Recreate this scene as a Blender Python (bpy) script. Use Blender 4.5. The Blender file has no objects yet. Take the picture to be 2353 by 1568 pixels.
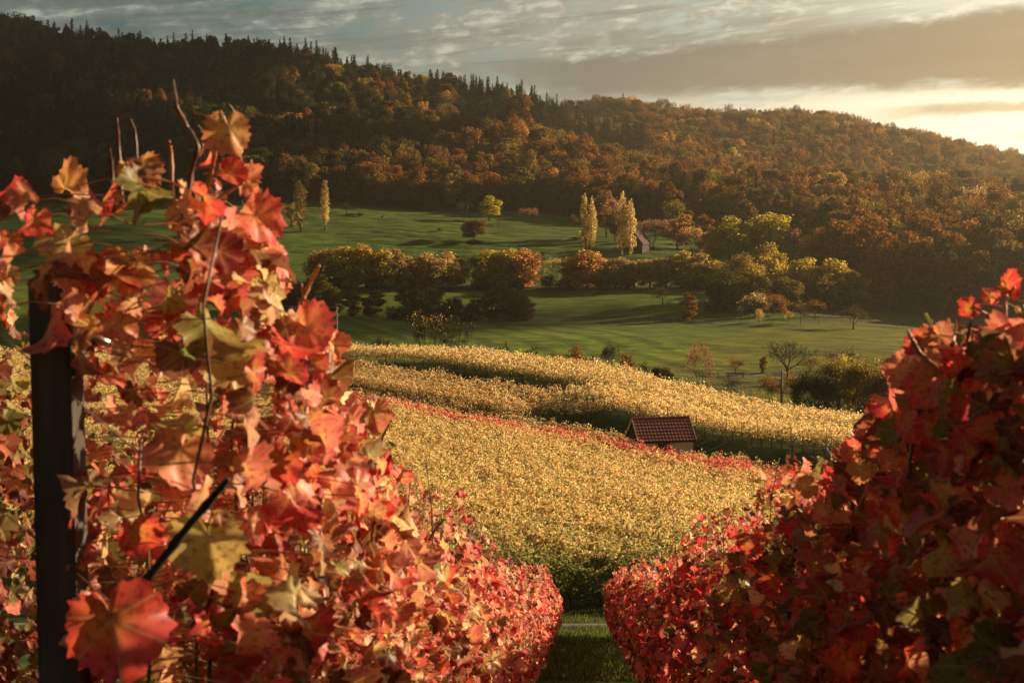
import bpy, math, random
import numpy as np
from mathutils import Vector

# ------------------------------------------------------------------ camera, light, world
random.seed(7)
rng = np.random.default_rng(7)
R = math.radians
S = bpy.context.scene
COL = S.collection
FPX = 2352 * 50 / 36.0            # focal length in the pixels of a 2352 wide picture
PITCH = math.atan((784 - 520) / FPX)
SP, CP = math.sin(PITCH), math.cos(PITCH)
SUN_AZ, SUN_EL = 64.0, 17.0       # degrees to the right of the view direction, above the horizon

cam = bpy.data.cameras.new('camera')
cam.lens, cam.sensor_width = 50, 36
cam.clip_start, cam.clip_end = 0.05, 9000
cam.dof.use_dof = True
cam.dof.focus_distance = 85
cam.dof.aperture_fstop = 9.0
camo = bpy.data.objects.new('camera', cam)
COL.objects.link(camo)
camo.location = (0, 0, 0)
camo.rotation_euler = (R(90) - PITCH, 0, 0)
S.camera = camo

S.view_settings.view_transform = 'Standard'
S.view_settings.look = 'None'
S.view_settings.exposure = 1.0
S.view_settings.gamma = 1
S.cycles.max_bounces = 6
S.cycles.diffuse_bounces = 3
S.cycles.glossy_bounces = 2
S.cycles.transmission_bounces = 4
S.cycles.volume_bounces = 0
S.cycles.use_denoising = True
S.cycles.sample_clamp_indirect = 4

sun = bpy.data.lights.new('sun', 'SUN')
sun.energy = 5.0
sun.angle = R(0.5)
sun.color = (1.0, 0.78, 0.50)
suno = bpy.data.objects.new('sun', sun)
COL.objects.link(suno)
sd = Vector((math.sin(R(SUN_AZ)) * math.cos(R(SUN_EL)), math.cos(R(SUN_AZ)) * math.cos(R(SUN_EL)), math.sin(R(SUN_EL))))
suno.rotation_euler = sd.to_track_quat('Z', 'Y').to_euler()


class NT:
    """small node-tree writer"""
    def __init__(s, tree):
        s.t = tree
        s.t.nodes.clear()

    def n(s, typ, **kw):
        nd = s.t.nodes.new(typ)
        for k, v in kw.items():
            setattr(nd, k, v)
        return nd

    def l(s, a, b):
        s.t.links.new(a, b)

    def put(s, sock, v):
        if hasattr(v, 'is_linked'):
            s.l(v, sock)
        else:
            sock.default_value = v

    def m(s, op, a, b=0.0, c=0.0, clamp=False):
        nd = s.n('ShaderNodeMath', operation=op, use_clamp=clamp)
        s.put(nd.inputs[0], a)
        s.put(nd.inputs[1], b)
        s.put(nd.inputs[2], c)
        return nd.outputs[0]

    def ss(s, x, a, b, lo=0.0, hi=1.0):
        nd = s.n('ShaderNodeMapRange', interpolation_type='SMOOTHSTEP')
        s.put(nd.inputs[0], x)
        for i, v in enumerate((a, b, lo, hi)):
            s.put(nd.inputs[i + 1], v)
        return nd.outputs[0]

    def mix(s, f, a, b, blend='MIX'):
        nd = s.n('ShaderNodeMix', data_type='RGBA', blend_type=blend)
        s.put(nd.inputs[0], f)
        for k, v in ((6, a), (7, b)):
            if isinstance(v, tuple):
                v = (*v, 1.0) if len(v) == 3 else v
            s.put(nd.inputs[k], v)
        return nd.outputs[2]

    def noise(s, vec, scale, detail=3, rough=0.55, dist=0.0):
        nd = s.n('ShaderNodeTexNoise')
        if vec is not None:
            s.l(vec, nd.inputs['Vector'])
        nd.inputs['Scale'].default_value = scale
        nd.inputs['Detail'].default_value = detail
        nd.inputs['Roughness'].default_value = rough
        nd.inputs['Distortion'].default_value = dist
        return nd.outputs[0]

    def xyz(s, x, y, z):
        nd = s.n('ShaderNodeCombineXYZ')
        for i, v in enumerate((x, y, z)):
            s.put(nd.inputs[i], v)
        return nd.outputs[0]


def build_world():
    w = bpy.data.worlds.new('World')
    S.world = w
    w.use_nodes = True
    T = NT(w.node_tree)
    out = T.n('ShaderNodeOutputWorld')
    bg = T.n('ShaderNodeBackground')
    T.l(bg.outputs[0], out.inputs[0])
    sky = T.n('ShaderNodeTexSky', sky_type='NISHITA')
    sky.sun_disc = False
    sky.sun_elevation = R(SUN_EL)
    sky.sun_rotation = R(SUN_AZ)
    sky.dust_density = 3.0
    tc = T.n('ShaderNodeTexCoord')
    sep = T.n('ShaderNodeSeparateXYZ')
    T.l(tc.outputs['Generated'], sep.inputs[0])
    x, y, z = sep.outputs
    az = T.m('ARCTAN2', x, y)
    el = T.m('ARCSINE', z)
    # clouds are streaks lying nearly level: stretch the noise along the azimuth, tilt it a little
    tilt = T.m('MULTIPLY_ADD', az, -0.10, el)
    v1 = T.xyz(T.m('MULTIPLY', az, 14.0), T.m('MULTIPLY', tilt, 50.0), 0.0)
    v2 = T.xyz(T.m('MULTIPLY', az, 55.0), T.m('MULTIPLY', tilt, 125.0), 3.0)
    n1 = T.noise(v1, 1.0, 6, 0.60, 0.5)
    n2 = T.noise(v2, 1.0, 6, 0.62, 0.3)
    nn = T.m('MULTIPLY_ADD', n2, 0.45, T.m('MULTIPLY', n1, 0.55))
    side = T.ss(az, -0.30, 0.42)
    k = 6.6                       # the Background strength is 0.1

    def C(r, g, b):
        return (r * k, g * k, b * k)
    # thin veil
    veil = T.mix(side, C(0.130, 0.158, 0.140), C(0.50, 0.47, 0.35))
    gap = T.mix(side, C(0.045, 0.100, 0.108), C(0.62, 0.66, 0.54))
    lit = T.mix(side, C(0.33, 0.35, 0.29), C(0.80, 0.74, 0.56))
    c = T.mix(T.ss(nn, 0.40, 0.49), gap, veil)
    c = T.mix(T.ss(nn, 0.49, 0.62), c, lit)
    # darker grey underside streaks on the left
    n3 = T.noise(T.xyz(T.m('MULTIPLY', az, 5.0), T.m('MULTIPLY', tilt, 85.0), 9.0), 1.0, 5, 0.6, 0.6)
    c = T.mix(T.m('MULTIPLY', T.ss(n3, 0.48, 0.62), 0.7), c, T.mix(side, C(0.085, 0.098, 0.088), C(0.33, 0.285, 0.20)))
    # bright clear sky low on the right, towards the sun
    low = T.m('MULTIPLY', T.ss(el, 0.102, 0.080), T.ss(az, 0.02, 0.20))
    low = T.m('MULTIPLY', low, T.ss(n1, 0.25, 0.42))
    c = T.mix(low, c, T.mix(T.ss(az, 0.05, 0.38), C(0.62, 0.55, 0.40), C(1.25, 1.12, 0.82)))
    # upper right clearing
    up = T.m('MULTIPLY', T.ss(el, 0.125, 0.150), T.ss(az, 0.16, 0.30))
    c = T.mix(T.m('MULTIPLY', up, 0.55), c, C(0.80, 0.80, 0.62))
    # the long grey bank of cloud
    wob = T.m('MULTIPLY', T.m('SUBTRACT', n1, 0.5), 0.022)
    wob2 = T.m('MULTIPLY_ADD', T.m('SUBTRACT', n2, 0.5), 0.012, wob)
    elb = T.m('ADD', el, wob2)
    lo = T.m('MULTIPLY_ADD', az, 0.012, 0.0865)
    lo = T.m('ADD', lo, T.m('MULTIPLY', T.ss(az, 0.06, -0.06), 0.020))
    hi = T.m('MULTIPLY_ADD', az, 0.088, 0.1125)
    bank = T.m('MULTIPLY', T.ss(T.m('SUBTRACT', elb, lo), -0.002, 0.008), T.ss(T.m('SUBTRACT', elb, hi), 0.006, -0.006))
    bank = T.m('MULTIPLY', bank, T.ss(az, -0.09, 0.06))
    bankc = T.mix(T.ss(az, 0.0, 0.40), C(0.140, 0.132, 0.108), C(0.27, 0.180, 0.095))
    bankc = T.mix(T.m('MULTIPLY', n1, 0.5), bankc, C(0.20, 0.165, 0.115))
    c = T.mix(T.m('MULTIPLY', bank, 0.93), c, bankc)
    # one thin streak in the clear strip
    e2 = T.m('SUBTRACT', T.m('MULTIPLY_ADD', wob2, 0.5, el), T.m('MULTIPLY_ADD', az, 0.035, 0.0665))
    st = T.m('MULTIPLY', T.ss(T.m('ABSOLUTE', e2), 0.006, 0.001), T.ss(az, 0.22, 0.30))
    c = T.mix(T.m('MULTIPLY', st, 0.75), c, C(0.50, 0.34, 0.17))
    # overhead the cover is even grey; below the horizon dull land
    c = T.mix(T.ss(el, 0.18, 0.42), c, C(0.075, 0.085, 0.08))
    # behind the camera: plain grey-blue
    c = T.mix(T.ss(y, 0.2, -0.4), c, C(0.060, 0.070, 0.070))
    c = T.mix(T.ss(el, 0.01, -0.03), c, C(0.05, 0.05, 0.035))
    c = T.mix(0.05, c, sky.outputs[0])
    T.l(c, bg.inputs[0])
    bg.inputs[1].default_value = 0.1


build_world()


# ------------------------------------------------------------------ pixel <-> world
def ray(px, py):
    """(x/y, z/y) of the line of sight through a point of the 2352 x 1568 picture"""
    cx, cz = (px - 1176) / FPX, -(py - 784) / FPX
    wy, wz = CP + SP * cz, -SP + CP * cz
    return cx / wy, wz / wy


def to_px(x, y, z):
    f = y * CP - z * SP
    up = y * SP + z * CP
    return 1176 + FPX * x / f, 784 - FPX * up / f


def zpy(px, py, d):
    return ray(px, py)[1] * d


# ------------------------------------------------------------------ terrain
NEAR_D = [-80, -20, 0, 3, 4.6, 6.1, 14.5, 36, 41, 44, 47]
NEAR_Z = [14, 3.4, -1.5, -2.1, -2.75, -3.3, -5.4, -10.8, -11.95, -12.4, -12.8]
COLS = {   # column px: list of (distance, ground height)
    -600: [(70, -14.4), (112, -16), (190, -17), (215, -22), (260, -30), (300, -26), (390, -24), (450, -18), (520, -9), (640, 8), (700, 26), (760, 52), (850, 100), (950, 140), (1100, 120), (1350, 60), (1900, 20)],
    0: [(70, -14.4), (112, -16), (190, -17), (215, -22), (260, -30), (300, -26), (390, -24), (450, -18), (520, -9), (640, 8), (700, 22), (760, 45), (850, 84), (950, 124), (1100, 110), (1350, 60), (1900, 20)],
    600: [(70, -14.6), (112, -16.3), (135, -16.9), (188, -17.0), (215, -23), (260, -31), (300, -26.5), (350, -24.6), (390, -24.6), (450, -18.5), (520, -9), (580, 0), (640, 9), (680, 14), (740, 26), (800, 39), (840, 42), (890, 48), (950, 84), (1050, 114), (1200, 95), (1350, 60), (1900, 20)],
    1176: [(70, -14.8), (90, -16.1), (112, -17.0), (130, -16.9), (160, -16.5), (180, -20), (215, -27), (260, -30), (300, -26.6), (350, -24.8), (380, -24.9), (450, -19.8), (480, -17), (520, -11), (580, -3.5), (640, 4.5), (680, 10), (750, 25), (790, 38), (830, 41), (890, 32), (950, 46), (1100, 89), (1200, 84), (1350, 82), (1600, 40), (1900, 20)],
    1400: [(70, -15.0), (90, -16.5), (103, -16.9), (112, -16.9), (130, -16.8), (148, -16.7), (170, -21), (215, -27), (260, -29), (300, -27), (350, -25), (380, -25), (450, -20), (480, -17.5), (520, -12), (580, -5), (640, 1.5), (700, 8), (750, 16), (800, 23), (840, 20), (900, 14), (1000, 36), (1090, 55), (1150, 50), (1220, 60), (1350, 98), (1600, 50), (1900, 20)],
    1760: [(70, -15.3), (85, -16.9), (100, -17.2), (115, -18.0), (133, -18.6), (155, -22.5), (200, -28), (240, -28.5), (270, -28), (330, -26.5), (370, -25.2), (450, -19.7), (480, -18), (520, -14), (580, -9), (640, -3), (700, 6), (750, 12), (790, 9), (860, 0), (920, 4), (1000, 24), (1100, 44), (1200, 66), (1350, 86), (1600, 50), (1900, 20)],
    2352: [(70, -15.6), (85, -17.1), (100, -17.8), (120, -20), (140, -24), (200, -29), (260, -29), (330, -28.5), (400, -27.5), (440, -23), (480, -18), (560, -12), (640, -6), (720, 2), (780, 3), (850, 1), (950, 4), (1100, 18), (1200, 32), (1350, 51), (1600, 30), (1900, 20)],
    2950: [(70, -15.6), (85, -17.1), (100, -18), (140, -24), (200, -29), (260, -29), (400, -27), (440, -22), (480, -17), (560, -12), (640, -7), (720, -1), (850, -2), (1100, 10), (1350, 25), (1900, 10)],
}
UC = np.array([ray(p, 520)[0] for p in COLS])


def _pchip(xs, ys, xq):
    xs, ys = np.asarray(xs, float), np.asarray(ys, float)
    h = np.diff(xs)
    dl = np.diff(ys) / h
    m = np.zeros_like(xs)
    m[0], m[-1] = dl[0], dl[-1]
    for i in range(1, len(xs) - 1):
        if dl[i - 1] * dl[i] > 0:
            w1, w2 = 2 * h[i] + h[i - 1], h[i] + 2 * h[i - 1]
            m[i] = (w1 + w2) / (w1 / dl[i - 1] + w2 / dl[i])
    i = np.clip(np.searchsorted(xs, xq) - 1, 0, len(xs) - 2)
    t = np.clip((xq - xs[i]) / h[i], 0, 1)
    return ys[i] * (1 + 2 * t) * (1 - t) ** 2 + m[i] * h[i] * t * (1 - t) ** 2 + ys[i + 1] * t * t * (3 - 2 * t) + m[i + 1] * h[i] * t * t * (t - 1)


DQ = np.concatenate([np.arange(-80, 200, 0.5), np.arange(200, 1905, 5.0)])
TAB = []
for p, lst in COLS.items():
    xs = NEAR_D + [a for a, _ in lst]
    ys = NEAR_Z + [b for _, b in lst]
    TAB.append(_pchip(xs, ys, DQ))
TAB = np.array(TAB)


def vnoise(x, y, seed=0):
    """cheap smooth 2-D value noise"""
    x, y = np.asarray(x, float), np.asarray(y, float)
    xi, yi = np.floor(x).astype(np.int64), np.floor(y).astype(np.int64)
    xf, yf = x - xi, y - yi
    xf, yf = xf * xf * (3 - 2 * xf), yf * yf * (3 - 2 * yf)

    def hsh(a, b):
        n = (a * 374761393 + b * 668265263 + seed * 974634777) & 0x7fffffff
        n = ((n ^ (n >> 13)) * 1274126177) & 0x7fffffff
        return ((n ^ (n >> 16)) & 0xffff) / 65535.0
    a, b, c, d = hsh(xi, yi), hsh(xi + 1, yi), hsh(xi, yi + 1), hsh(xi + 1, yi + 1)
    return (a + (b - a) * xf) * (1 - yf) + (c + (d - c) * xf) * yf


def H(x, y):
    """ground height"""
    x, y = np.asarray(x, float), np.asarray(y, float)
    u = np.clip(x / np.maximum(y, 60.0), UC[0] + 1e-6, UC[-1] - 1e-6)
    ci = np.clip(np.searchsorted(UC, u) - 1, 0, len(UC) - 2)
    f = (u - UC[ci]) / (UC[ci + 1] - UC[ci])
    f = f * f * (3 - 2 * f) * 0.5 + f * 0.5
    yy = np.clip(y, DQ[0], DQ[-1] - 0.01)
    di = np.clip(np.searchsorted(DQ, yy, side='right') - 1, 0, len(DQ) - 2)
    g = (yy - DQ[di]) / (DQ[di + 1] - DQ[di])
    z = (TAB[ci, di] * (1 - g) + TAB[ci, di + 1] * g) * (1 - f) + (TAB[ci + 1, di] * (1 - g) + TAB[ci + 1, di + 1] * g) * f
    tt = 0.8 * x + 0.6 * y                            # banks between the vine blocks
    t0 = 74.6 + 8.6 * np.clip((y - 116) / 22, 0, 1)
    sm = np.clip((tt - t0) / 2.6, 0, 1)
    z = z + 1.15 * sm * sm * (3 - 2 * sm) * np.clip((150 - tt) / 40, 0, 1) * np.clip((y - 50) / 20, 0, 1) * np.clip((tt - 60) / 5, 0, 1) * np.clip((230 - y) / 30, 0, 1)
    sm = np.clip((tt - 84.2) / 2.2, 0, 1)
    z = z + 0.6 * sm * sm * (3 - 2 * sm) * np.clip((150 - tt) / 40, 0, 1) * np.clip((118 - y) / 10, 0, 1) * np.clip((y - 50) / 20, 0, 1)
    far = np.clip((y - 220) / 80, 0, 1)
    z = z + far * ((vnoise(x / 45, y / 45, 1) - 0.5) * 2.4)
    hill = np.clip((y - 690) / 120, 0, 1)
    z = z + hill * (vnoise(x / 95, y / 130, 2) - 0.5) * 16 * (0.3 + 0.7 * np.clip((x / np.maximum(y, 1) + .5), 0, 1))
    # old terrace banks across the upper meadow
    ter = np.clip((y - 455) / 30, 0, 1) * np.clip((680 - y) / 20, 0, 1)
    ph = (y + 0.10 * x + (vnoise(x / 60, y / 40, 3) - 0.5) * 46) / 21.0
    fr = ph - np.floor(ph)
    z = z + ter * (np.where(fr < 0.8, fr / 0.8, (1 - fr) / 0.2) - 0.5) * 1.9 * vnoise(x / 50, y / 25, 5)
    z = z + ter * (vnoise(x / 9, y / 4, 6) - 0.5) * 0.6
    z = z + np.clip((y - 225) / 20, 0, 1) * np.clip((470 - y) / 20, 0, 1) * ((vnoise(x / 7, y / 5, 7) - 0.5) * 0.28 + (vnoise(x / 26, y / 18, 9) - 0.5) * 0.8)
    return z


def h1(x, y):
    return float(H(x, y))


def ground_hit(px, py, d0=190.0):
    u, e = ray(px, py)
    d = np.arange(d0, 1500, 0.5)
    below = e * d <= H(u * d, d)
    i = int(np.argmax(below)) if below.any() else len(d) - 1
    return u * d[i], float(d[i])


# ------------------------------------------------------------------ mesh helpers
def mesh_np(name, V, F, attrs=None, mat=None, smooth=False, mat_idx=None):
    """F: list of (n,3) / (n,4) arrays"""
    me = bpy.data.meshes.new(name)
    V = np.ascontiguousarray(V, dtype=np.float32)
    Fs = [np.asarray(f, dtype=np.int32) for f in F if len(f)]
    loops = np.concatenate([f.ravel() for f in Fs])
    sizes = np.concatenate([np.full(len(f), f.shape[1], np.int32) for f in Fs])
    starts = np.concatenate([[0], np.cumsum(sizes)[:-1]]).astype(np.int32)
    me.vertices.add(len(V))
    me.vertices.foreach_set('co', V.ravel())
    me.loops.add(len(loops))
    me.loops.foreach_set('vertex_index', loops)
    me.polygons.add(len(sizes))
    me.polygons.foreach_set('loop_start', starts)
    if smooth:
        me.polygons.foreach_set('use_smooth', np.ones(len(sizes), bool))
    else:
        me.polygons.foreach_set('use_smooth', np.zeros(len(sizes), bool))
    if mat_idx is not None:
        me.polygons.foreach_set('material_index', np.asarray(mat_idx, np.int32))
    for k, a in (attrs or {}).items():
        a = np.ascontiguousarray(a, np.float32)
        if a.ndim == 1:
            at = me.attributes.new(k, 'FLOAT', 'POINT')
            at.data.foreach_set('value', a)
        elif a.shape[1] == 3:
            at = me.attributes.new(k, 'FLOAT_VECTOR', 'POINT')
            at.data.foreach_set('vector', a.ravel())
        else:
            at = me.attributes.new(k, 'FLOAT_COLOR', 'POINT')
            at.data.foreach_set('color', a.ravel())
    me.update(calc_edges=True)
    me.validate()
    for m in (mat if isinstance(mat, (list, tuple)) else [mat]):
        if m:
            me.materials.append(m)
    return me


def link(name, me, parent=None, loc=None):
    o = bpy.data.objects.new(name, me)
    COL.objects.link(o)
    if parent is not None:
        o.parent = parent
    if loc is not None:
        o.location = loc
    return o


def tag(o, label=None, cat=None, group=None, kind=None):
    for k, v in (('label', label), ('category', cat), ('group', group), ('kind', kind)):
        if v:
            o[k] = v
    return o


def empty(name, loc, rz=0.0):
    o = bpy.data.objects.new(name, None)
    COL.objects.link(o)
    o.location = loc
    o.rotation_euler = (0, 0, rz)
    o.empty_display_size = 0.2
    return o


class MB:
    """collects boxes, tubes and loose faces into one mesh"""
    def __init__(s):
        s.v, s.q, s.t, s.n = [], [], [], 0

    def add(s, V, Q=(), T=()):
        V = np.asarray(V, float)
        s.v.append(V)
        if len(Q):
            s.q.append(np.asarray(Q) + s.n)
        if len(T):
            s.t.append(np.asarray(T) + s.n)
        s.n += len(V)

    def box(s, c, size, M=None, taper=1.0):
        a = np.array([[-1, -1, -1], [1, -1, -1], [1, 1, -1], [-1, 1, -1], [-1, -1, 1], [1, -1, 1], [1, 1, 1], [-1, 1, 1]], float) * 0.5
        a[4:, :2] *= taper
        a = a * np.asarray(size)
        if M is not None:
            a = a @ np.asarray(M).T
        s.add(a + np.asarray(c), [[0, 3, 2, 1], [4, 5, 6, 7], [0, 1, 5, 4], [1, 2, 6, 5], [2, 3, 7, 6], [3, 0, 4, 7]])

    def tube(s, P, r, n=5, cap=True):
        P = np.asarray(P, float)
        r = np.broadcast_to(np.asarray(r, float), (len(P),))
        d = np.gradient(P, axis=0)
        d /= np.linalg.norm(d, axis=1, keepdims=True) + 1e-9
        ref = np.array([0, 0, 1.0]) if abs(d[0][2]) < 0.9 else np.array([1.0, 0, 0])
        a = np.cross(d, ref)
        a /= np.linalg.norm(a, axis=1, keepdims=True) + 1e-9
        b = np.cross(d, a)
        th = np.arange(n) * 2 * math.pi / n
        ring = (a[:, None, :] * np.cos(th)[None, :, None] + b[:, None, :] * np.sin(th)[None, :, None]) * r[:, None, None] + P[:, None, :]
        V = ring.reshape(-1, 3)
        i = np.arange(len(P) - 1)[:, None] * n
        j = np.arange(n)[None, :]
        k = (np.arange(n)[None, :] + 1) % n
        Q = np.stack([i + j, i + k, i + n + k, i + n + j], -1).reshape(-1, 4)
        T = []
        if cap and n >= 3:
            T = [[0, q + 1, q] for q in range(1, n - 1)] + [[(len(P) - 1) * n, (len(P) - 1) * n + q, (len(P) - 1) * n + q + 1] for q in range(1, n - 1)]
        s.add(V, Q, T)

    def mesh(s, name, mat, smooth=False, attrs=None):
        F = []
        if s.q:
            F.append(np.concatenate(s.q))
        if s.t:
            F.append(np.concatenate(s.t))
        return mesh_np(name, np.concatenate(s.v), F, attrs, mat, smooth)

    def build(s, name, mat, parent=None, smooth=False):
        return link(name, s.mesh(name, mat, smooth), parent)


def quad_leaves(P, N, size, stretch=1.35, fold=0.25):
    """one bent rhombus (two triangles sharing an edge) per point"""
    n = len(P)
    N = N / (np.linalg.norm(N, axis=1, keepdims=True) + 1e-9)
    r = rng.normal(size=(n, 3))
    a = np.cross(N, r)
    a /= np.linalg.norm(a, axis=1, keepdims=True) + 1e-9
    b = np.cross(N, a)
    s = np.asarray(size).reshape(-1, 1) * 0.5
    V = np.empty((n, 4, 3))
    V[:, 0] = P - a * s * stretch
    V[:, 1] = P + b * s + N * s * fold
    V[:, 2] = P + a * s * stretch
    V[:, 3] = P - b * s + N * s * fold
    q = np.arange(n)[:, None] * 4
    T = np.concatenate([q + np.array([[0, 1, 2]]), q + np.array([[0, 2, 3]])])
    return V.reshape(-1, 3), T


# ------------------------------------------------------------------ materials
def mat_new(name):
    m = bpy.data.materials.new(name)
    m.use_nodes = True
    return m, NT(m.node_tree)


def foliage_mat(name, ca, cb, trans=0.68, cc=None, gloss=0.0):
    """leaf clumps: colour varies from tree to tree (ca..cb) and from leaf to leaf (tint)"""
    m, T = mat_new(name)
    out = T.n('ShaderNodeOutputMaterial')
    oi = T.n('ShaderNodeObjectInfo')
    at = T.n('ShaderNodeAttribute', attribute_name='tint')
    c = T.mix(oi.outputs['Random'], ca, cb)
    if cc:
        c = T.mix(T.ss(at.outputs['Fac'], 0.75, 1.25), c, T.mix(0.6, c, cc))
    hs = T.n('ShaderNodeHueSaturation')
    T.l(c, hs.inputs['Color'])
    T.l(at.outputs['Fac'], hs.inputs['Value'])
    d = T.n('ShaderNodeBsdfDiffuse')
    t = T.n('ShaderNodeBsdfTranslucent')
    T.l(hs.outputs[0], d.inputs[0])
    sat = T.n('ShaderNodeHueSaturation')
    sat.inputs['Saturation'].default_value = 1.12
    sat.inputs['Value'].default_value = 1.1
    T.l(hs.outputs[0], sat.inputs['Color'])
    T.l(sat.outputs[0], t.inputs[0])
    mx = T.n('ShaderNodeMixShader')
    mx.inputs[0].default_value = trans
    T.l(d.outputs[0], mx.inputs[1])
    T.l(t.outputs[0], mx.inputs[2])
    T.l(mx.outputs[0], out.inputs[0])
    return m


def simple_mat(name, ca, cb=None, scale=3.0, rough=0.8, bump=0.0, stretch=(1, 1, 1), spec=0.3, metal=0.0):
    m, T = mat_new(name)
    out = T.n('ShaderNodeOutputMaterial')
    p = T.n('ShaderNodeBsdfPrincipled')
    T.l(p.outputs[0], out.inputs[0])
    tc = T.n('ShaderNodeTexCoord')
    mp = T.n('ShaderNodeMapping')
    mp.inputs['Scale'].default_value = stretch
    T.l(tc.outputs['Object'], mp.inputs[0])
    nz = T.noise(mp.outputs[0], scale, 5, 0.6)
    c = T.mix(T.ss(nz, 0.3, 0.7), ca, cb or tuple(v * 0.6 for v in ca))
    T.l(c, p.inputs['Base Color'])
    p.inputs['Roughness'].default_value = rough
    p.inputs['Specular IOR Level'].default_value = spec
    p.inputs['Metallic'].default_value = metal
    if bump:
        b = T.n('ShaderNodeBump')
        b.inputs['Strength'].default_value = bump
        T.l(nz, b.inputs['Height'])
        T.l(b.outputs[0], p.inputs['Normal'])
    return m


def vine_leaf_mat(name, veins=True, trans=0.5, val=1.0, gloss=0.35):
    """grapevine leaf: per-leaf colour (attribute 'tint'), blotches, veins drawn in the leaf's own coordinates ('leaf')"""
    m, T = mat_new(name)
    out = T.n('ShaderNodeOutputMaterial')
    at = T.n('ShaderNodeAttribute', attribute_name='tint')
    c = at.outputs['Color']
    if veins:
        lf = T.n('ShaderNodeAttribute', attribute_name='leaf')
        sp = T.n('ShaderNodeSeparateXYZ')
        T.l(lf.outputs['Vector'], sp.inputs[0])
        x, y, z = sp.outputs
        pos = T.xyz(x, y, T.m('MULTIPLY', z, 40.0))
        n1 = T.noise(pos, 1.6, 4, 0.6)
        n2 = T.noise(pos, 6.0, 4, 0.6)
        rr = T.m('SQRT', T.m('ADD', T.m('MULTIPLY', x, x), T.m('MULTIPLY', y, y)))
        # towards the middle the leaf keeps more yellow and green, the rim is redder
        cen = T.ss(T.m('MULTIPLY_ADD', T.m('SUBTRACT', n1, 0.5), 1.4, rr), 0.75, 0.10)
        hs = T.n('ShaderNodeHueSaturation')
        T.l(c, hs.inputs['Color'])
        hs.inputs['Hue'].default_value = 0.55
        hs.inputs['Value'].default_value = 1.05
        c = T.mix(T.m('MULTIPLY', cen, 0.75), c, hs.outputs[0])
        c = T.mix(T.m('MULTIPLY', T.ss(n2, 0.50, 0.66), 0.75), c, T.mix(1.0, c, (0.42, 0.26, 0.20), 'MULTIPLY'))
        th = T.m('ARCTAN2', x, y)
        best = None
        for a in (0.0, 0.9, -0.9, 1.85, -1.85):
            d = T.m('MULTIPLY', T.m('ABSOLUTE', T.m('SUBTRACT', th, a)), rr)
            best = d if best is None else T.m('MINIMUM', best, d)
        c = T.mix(T.m('MULTIPLY', T.ss(best, 0.030, 0.008), 0.45), c, (0.55, 0.38, 0.16))
    d = T.n('ShaderNodeBsdfDiffuse')
    t = T.n('ShaderNodeBsdfTranslucent')
    T.l(c, d.inputs[0])
    sat = T.n('ShaderNodeHueSaturation')
    sat.inputs['Saturation'].default_value = 1.0
    sat.inputs['Value'].default_value = 1.15 * val
    T.l(c, sat.inputs['Color'])
    T.l(sat.outputs[0], t.inputs[0])
    mx = T.n('ShaderNodeMixShader')
    mx.inputs[0].default_value = trans
    T.l(d.outputs[0], mx.inputs[1])
    T.l(t.outputs[0], mx.inputs[2])
    g = T.n('ShaderNodeBsdfGlossy')
    g.inputs['Roughness'].default_value = 0.45
    g.inputs['Color'].default_value = (1, 1, 1, 1)
    fr = T.n('ShaderNodeFresnel')
    fr.inputs[0].default_value = 1.38
    m2 = T.n('ShaderNodeMixShader')
    T.l(T.m('MINIMUM', T.m('MULTIPLY', fr.outputs[0], 0.4 if veins else gloss), 0.03), m2.inputs[0])
    T.l(mx.outputs[0], m2.inputs[1])
    T.l(g.outputs[0], m2.inputs[2])
    T.l(m2.outputs[0], out.inputs[0])
    return m


M = {}
M['rust'] = foliage_mat('rust_leaves', (0.190, 0.095, 0.042), (0.270, 0.125, 0.052), cc=(0.36, 0.19, 0.08))
M['brown'] = foliage_mat('brown_leaves', (0.110, 0.064, 0.030), (0.190, 0.092, 0.036), cc=(0.26, 0.13, 0.05))
M['olive'] = foliage_mat('olive_leaves', (0.135, 0.115, 0.034), (0.200, 0.140, 0.042), cc=(0.26, 0.19, 0.06))
M['dark'] = foliage_mat('dark_leaves', (0.032, 0.034, 0.018), (0.055, 0.046, 0.022), cc=(0.075, 0.058, 0.024))
M['gold'] = foliage_mat('gold_leaves', (0.430, 0.280, 0.090), (0.500, 0.320, 0.110), cc=(0.60, 0.42, 0.16))
M['tan'] = foliage_mat('tan_leaves', (0.400, 0.285, 0.120), (0.460, 0.315, 0.135), cc=(0.58, 0.42, 0.20))
M['lime'] = foliage_mat('lime_leaves', (0.400, 0.340, 0.065), (0.460, 0.380, 0.075), cc=(0.56, 0.48, 0.11))
M['pink'] = foliage_mat('pinkish_leaves', (0.280, 0.150, 0.095), (0.320, 0.170, 0.100), cc=(0.40, 0.22, 0.13))
M['peach'] = foliage_mat('peach_leaves', (0.500, 0.280, 0.115), (0.560, 0.310, 0.130), cc=(0.64, 0.38, 0.17))
M['spruce'] = foliage_mat('spruce_needles', (0.014, 0.022, 0.012), (0.026, 0.034, 0.016), trans=0.15)
M['olivegold'] = foliage_mat('olive_gold_leaves', (0.470, 0.360, 0.100), (0.540, 0.390, 0.110), cc=(0.62, 0.48, 0.15))
M['poplar'] = foliage_mat('poplar_leaves', (0.560, 0.420, 0.170), (0.620, 0.460, 0.190), cc=(0.70, 0.56, 0.28))
M['mistletoe'] = foliage_mat('mistletoe_leaves', (0.030, 0.036, 0.014), (0.040, 0.042, 0.016))
M['bark'] = simple_mat('bark', (0.085, 0.062, 0.042), (0.035, 0.027, 0.020), 4, 0.9, stretch=(1, 1, 0.2))
M['pale_bark'] = simple_mat('pale_bark', (0.23, 0.18, 0.13), (0.10, 0.08, 0.06), 4, 0.9, stretch=(1, 1, 0.2))
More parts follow.
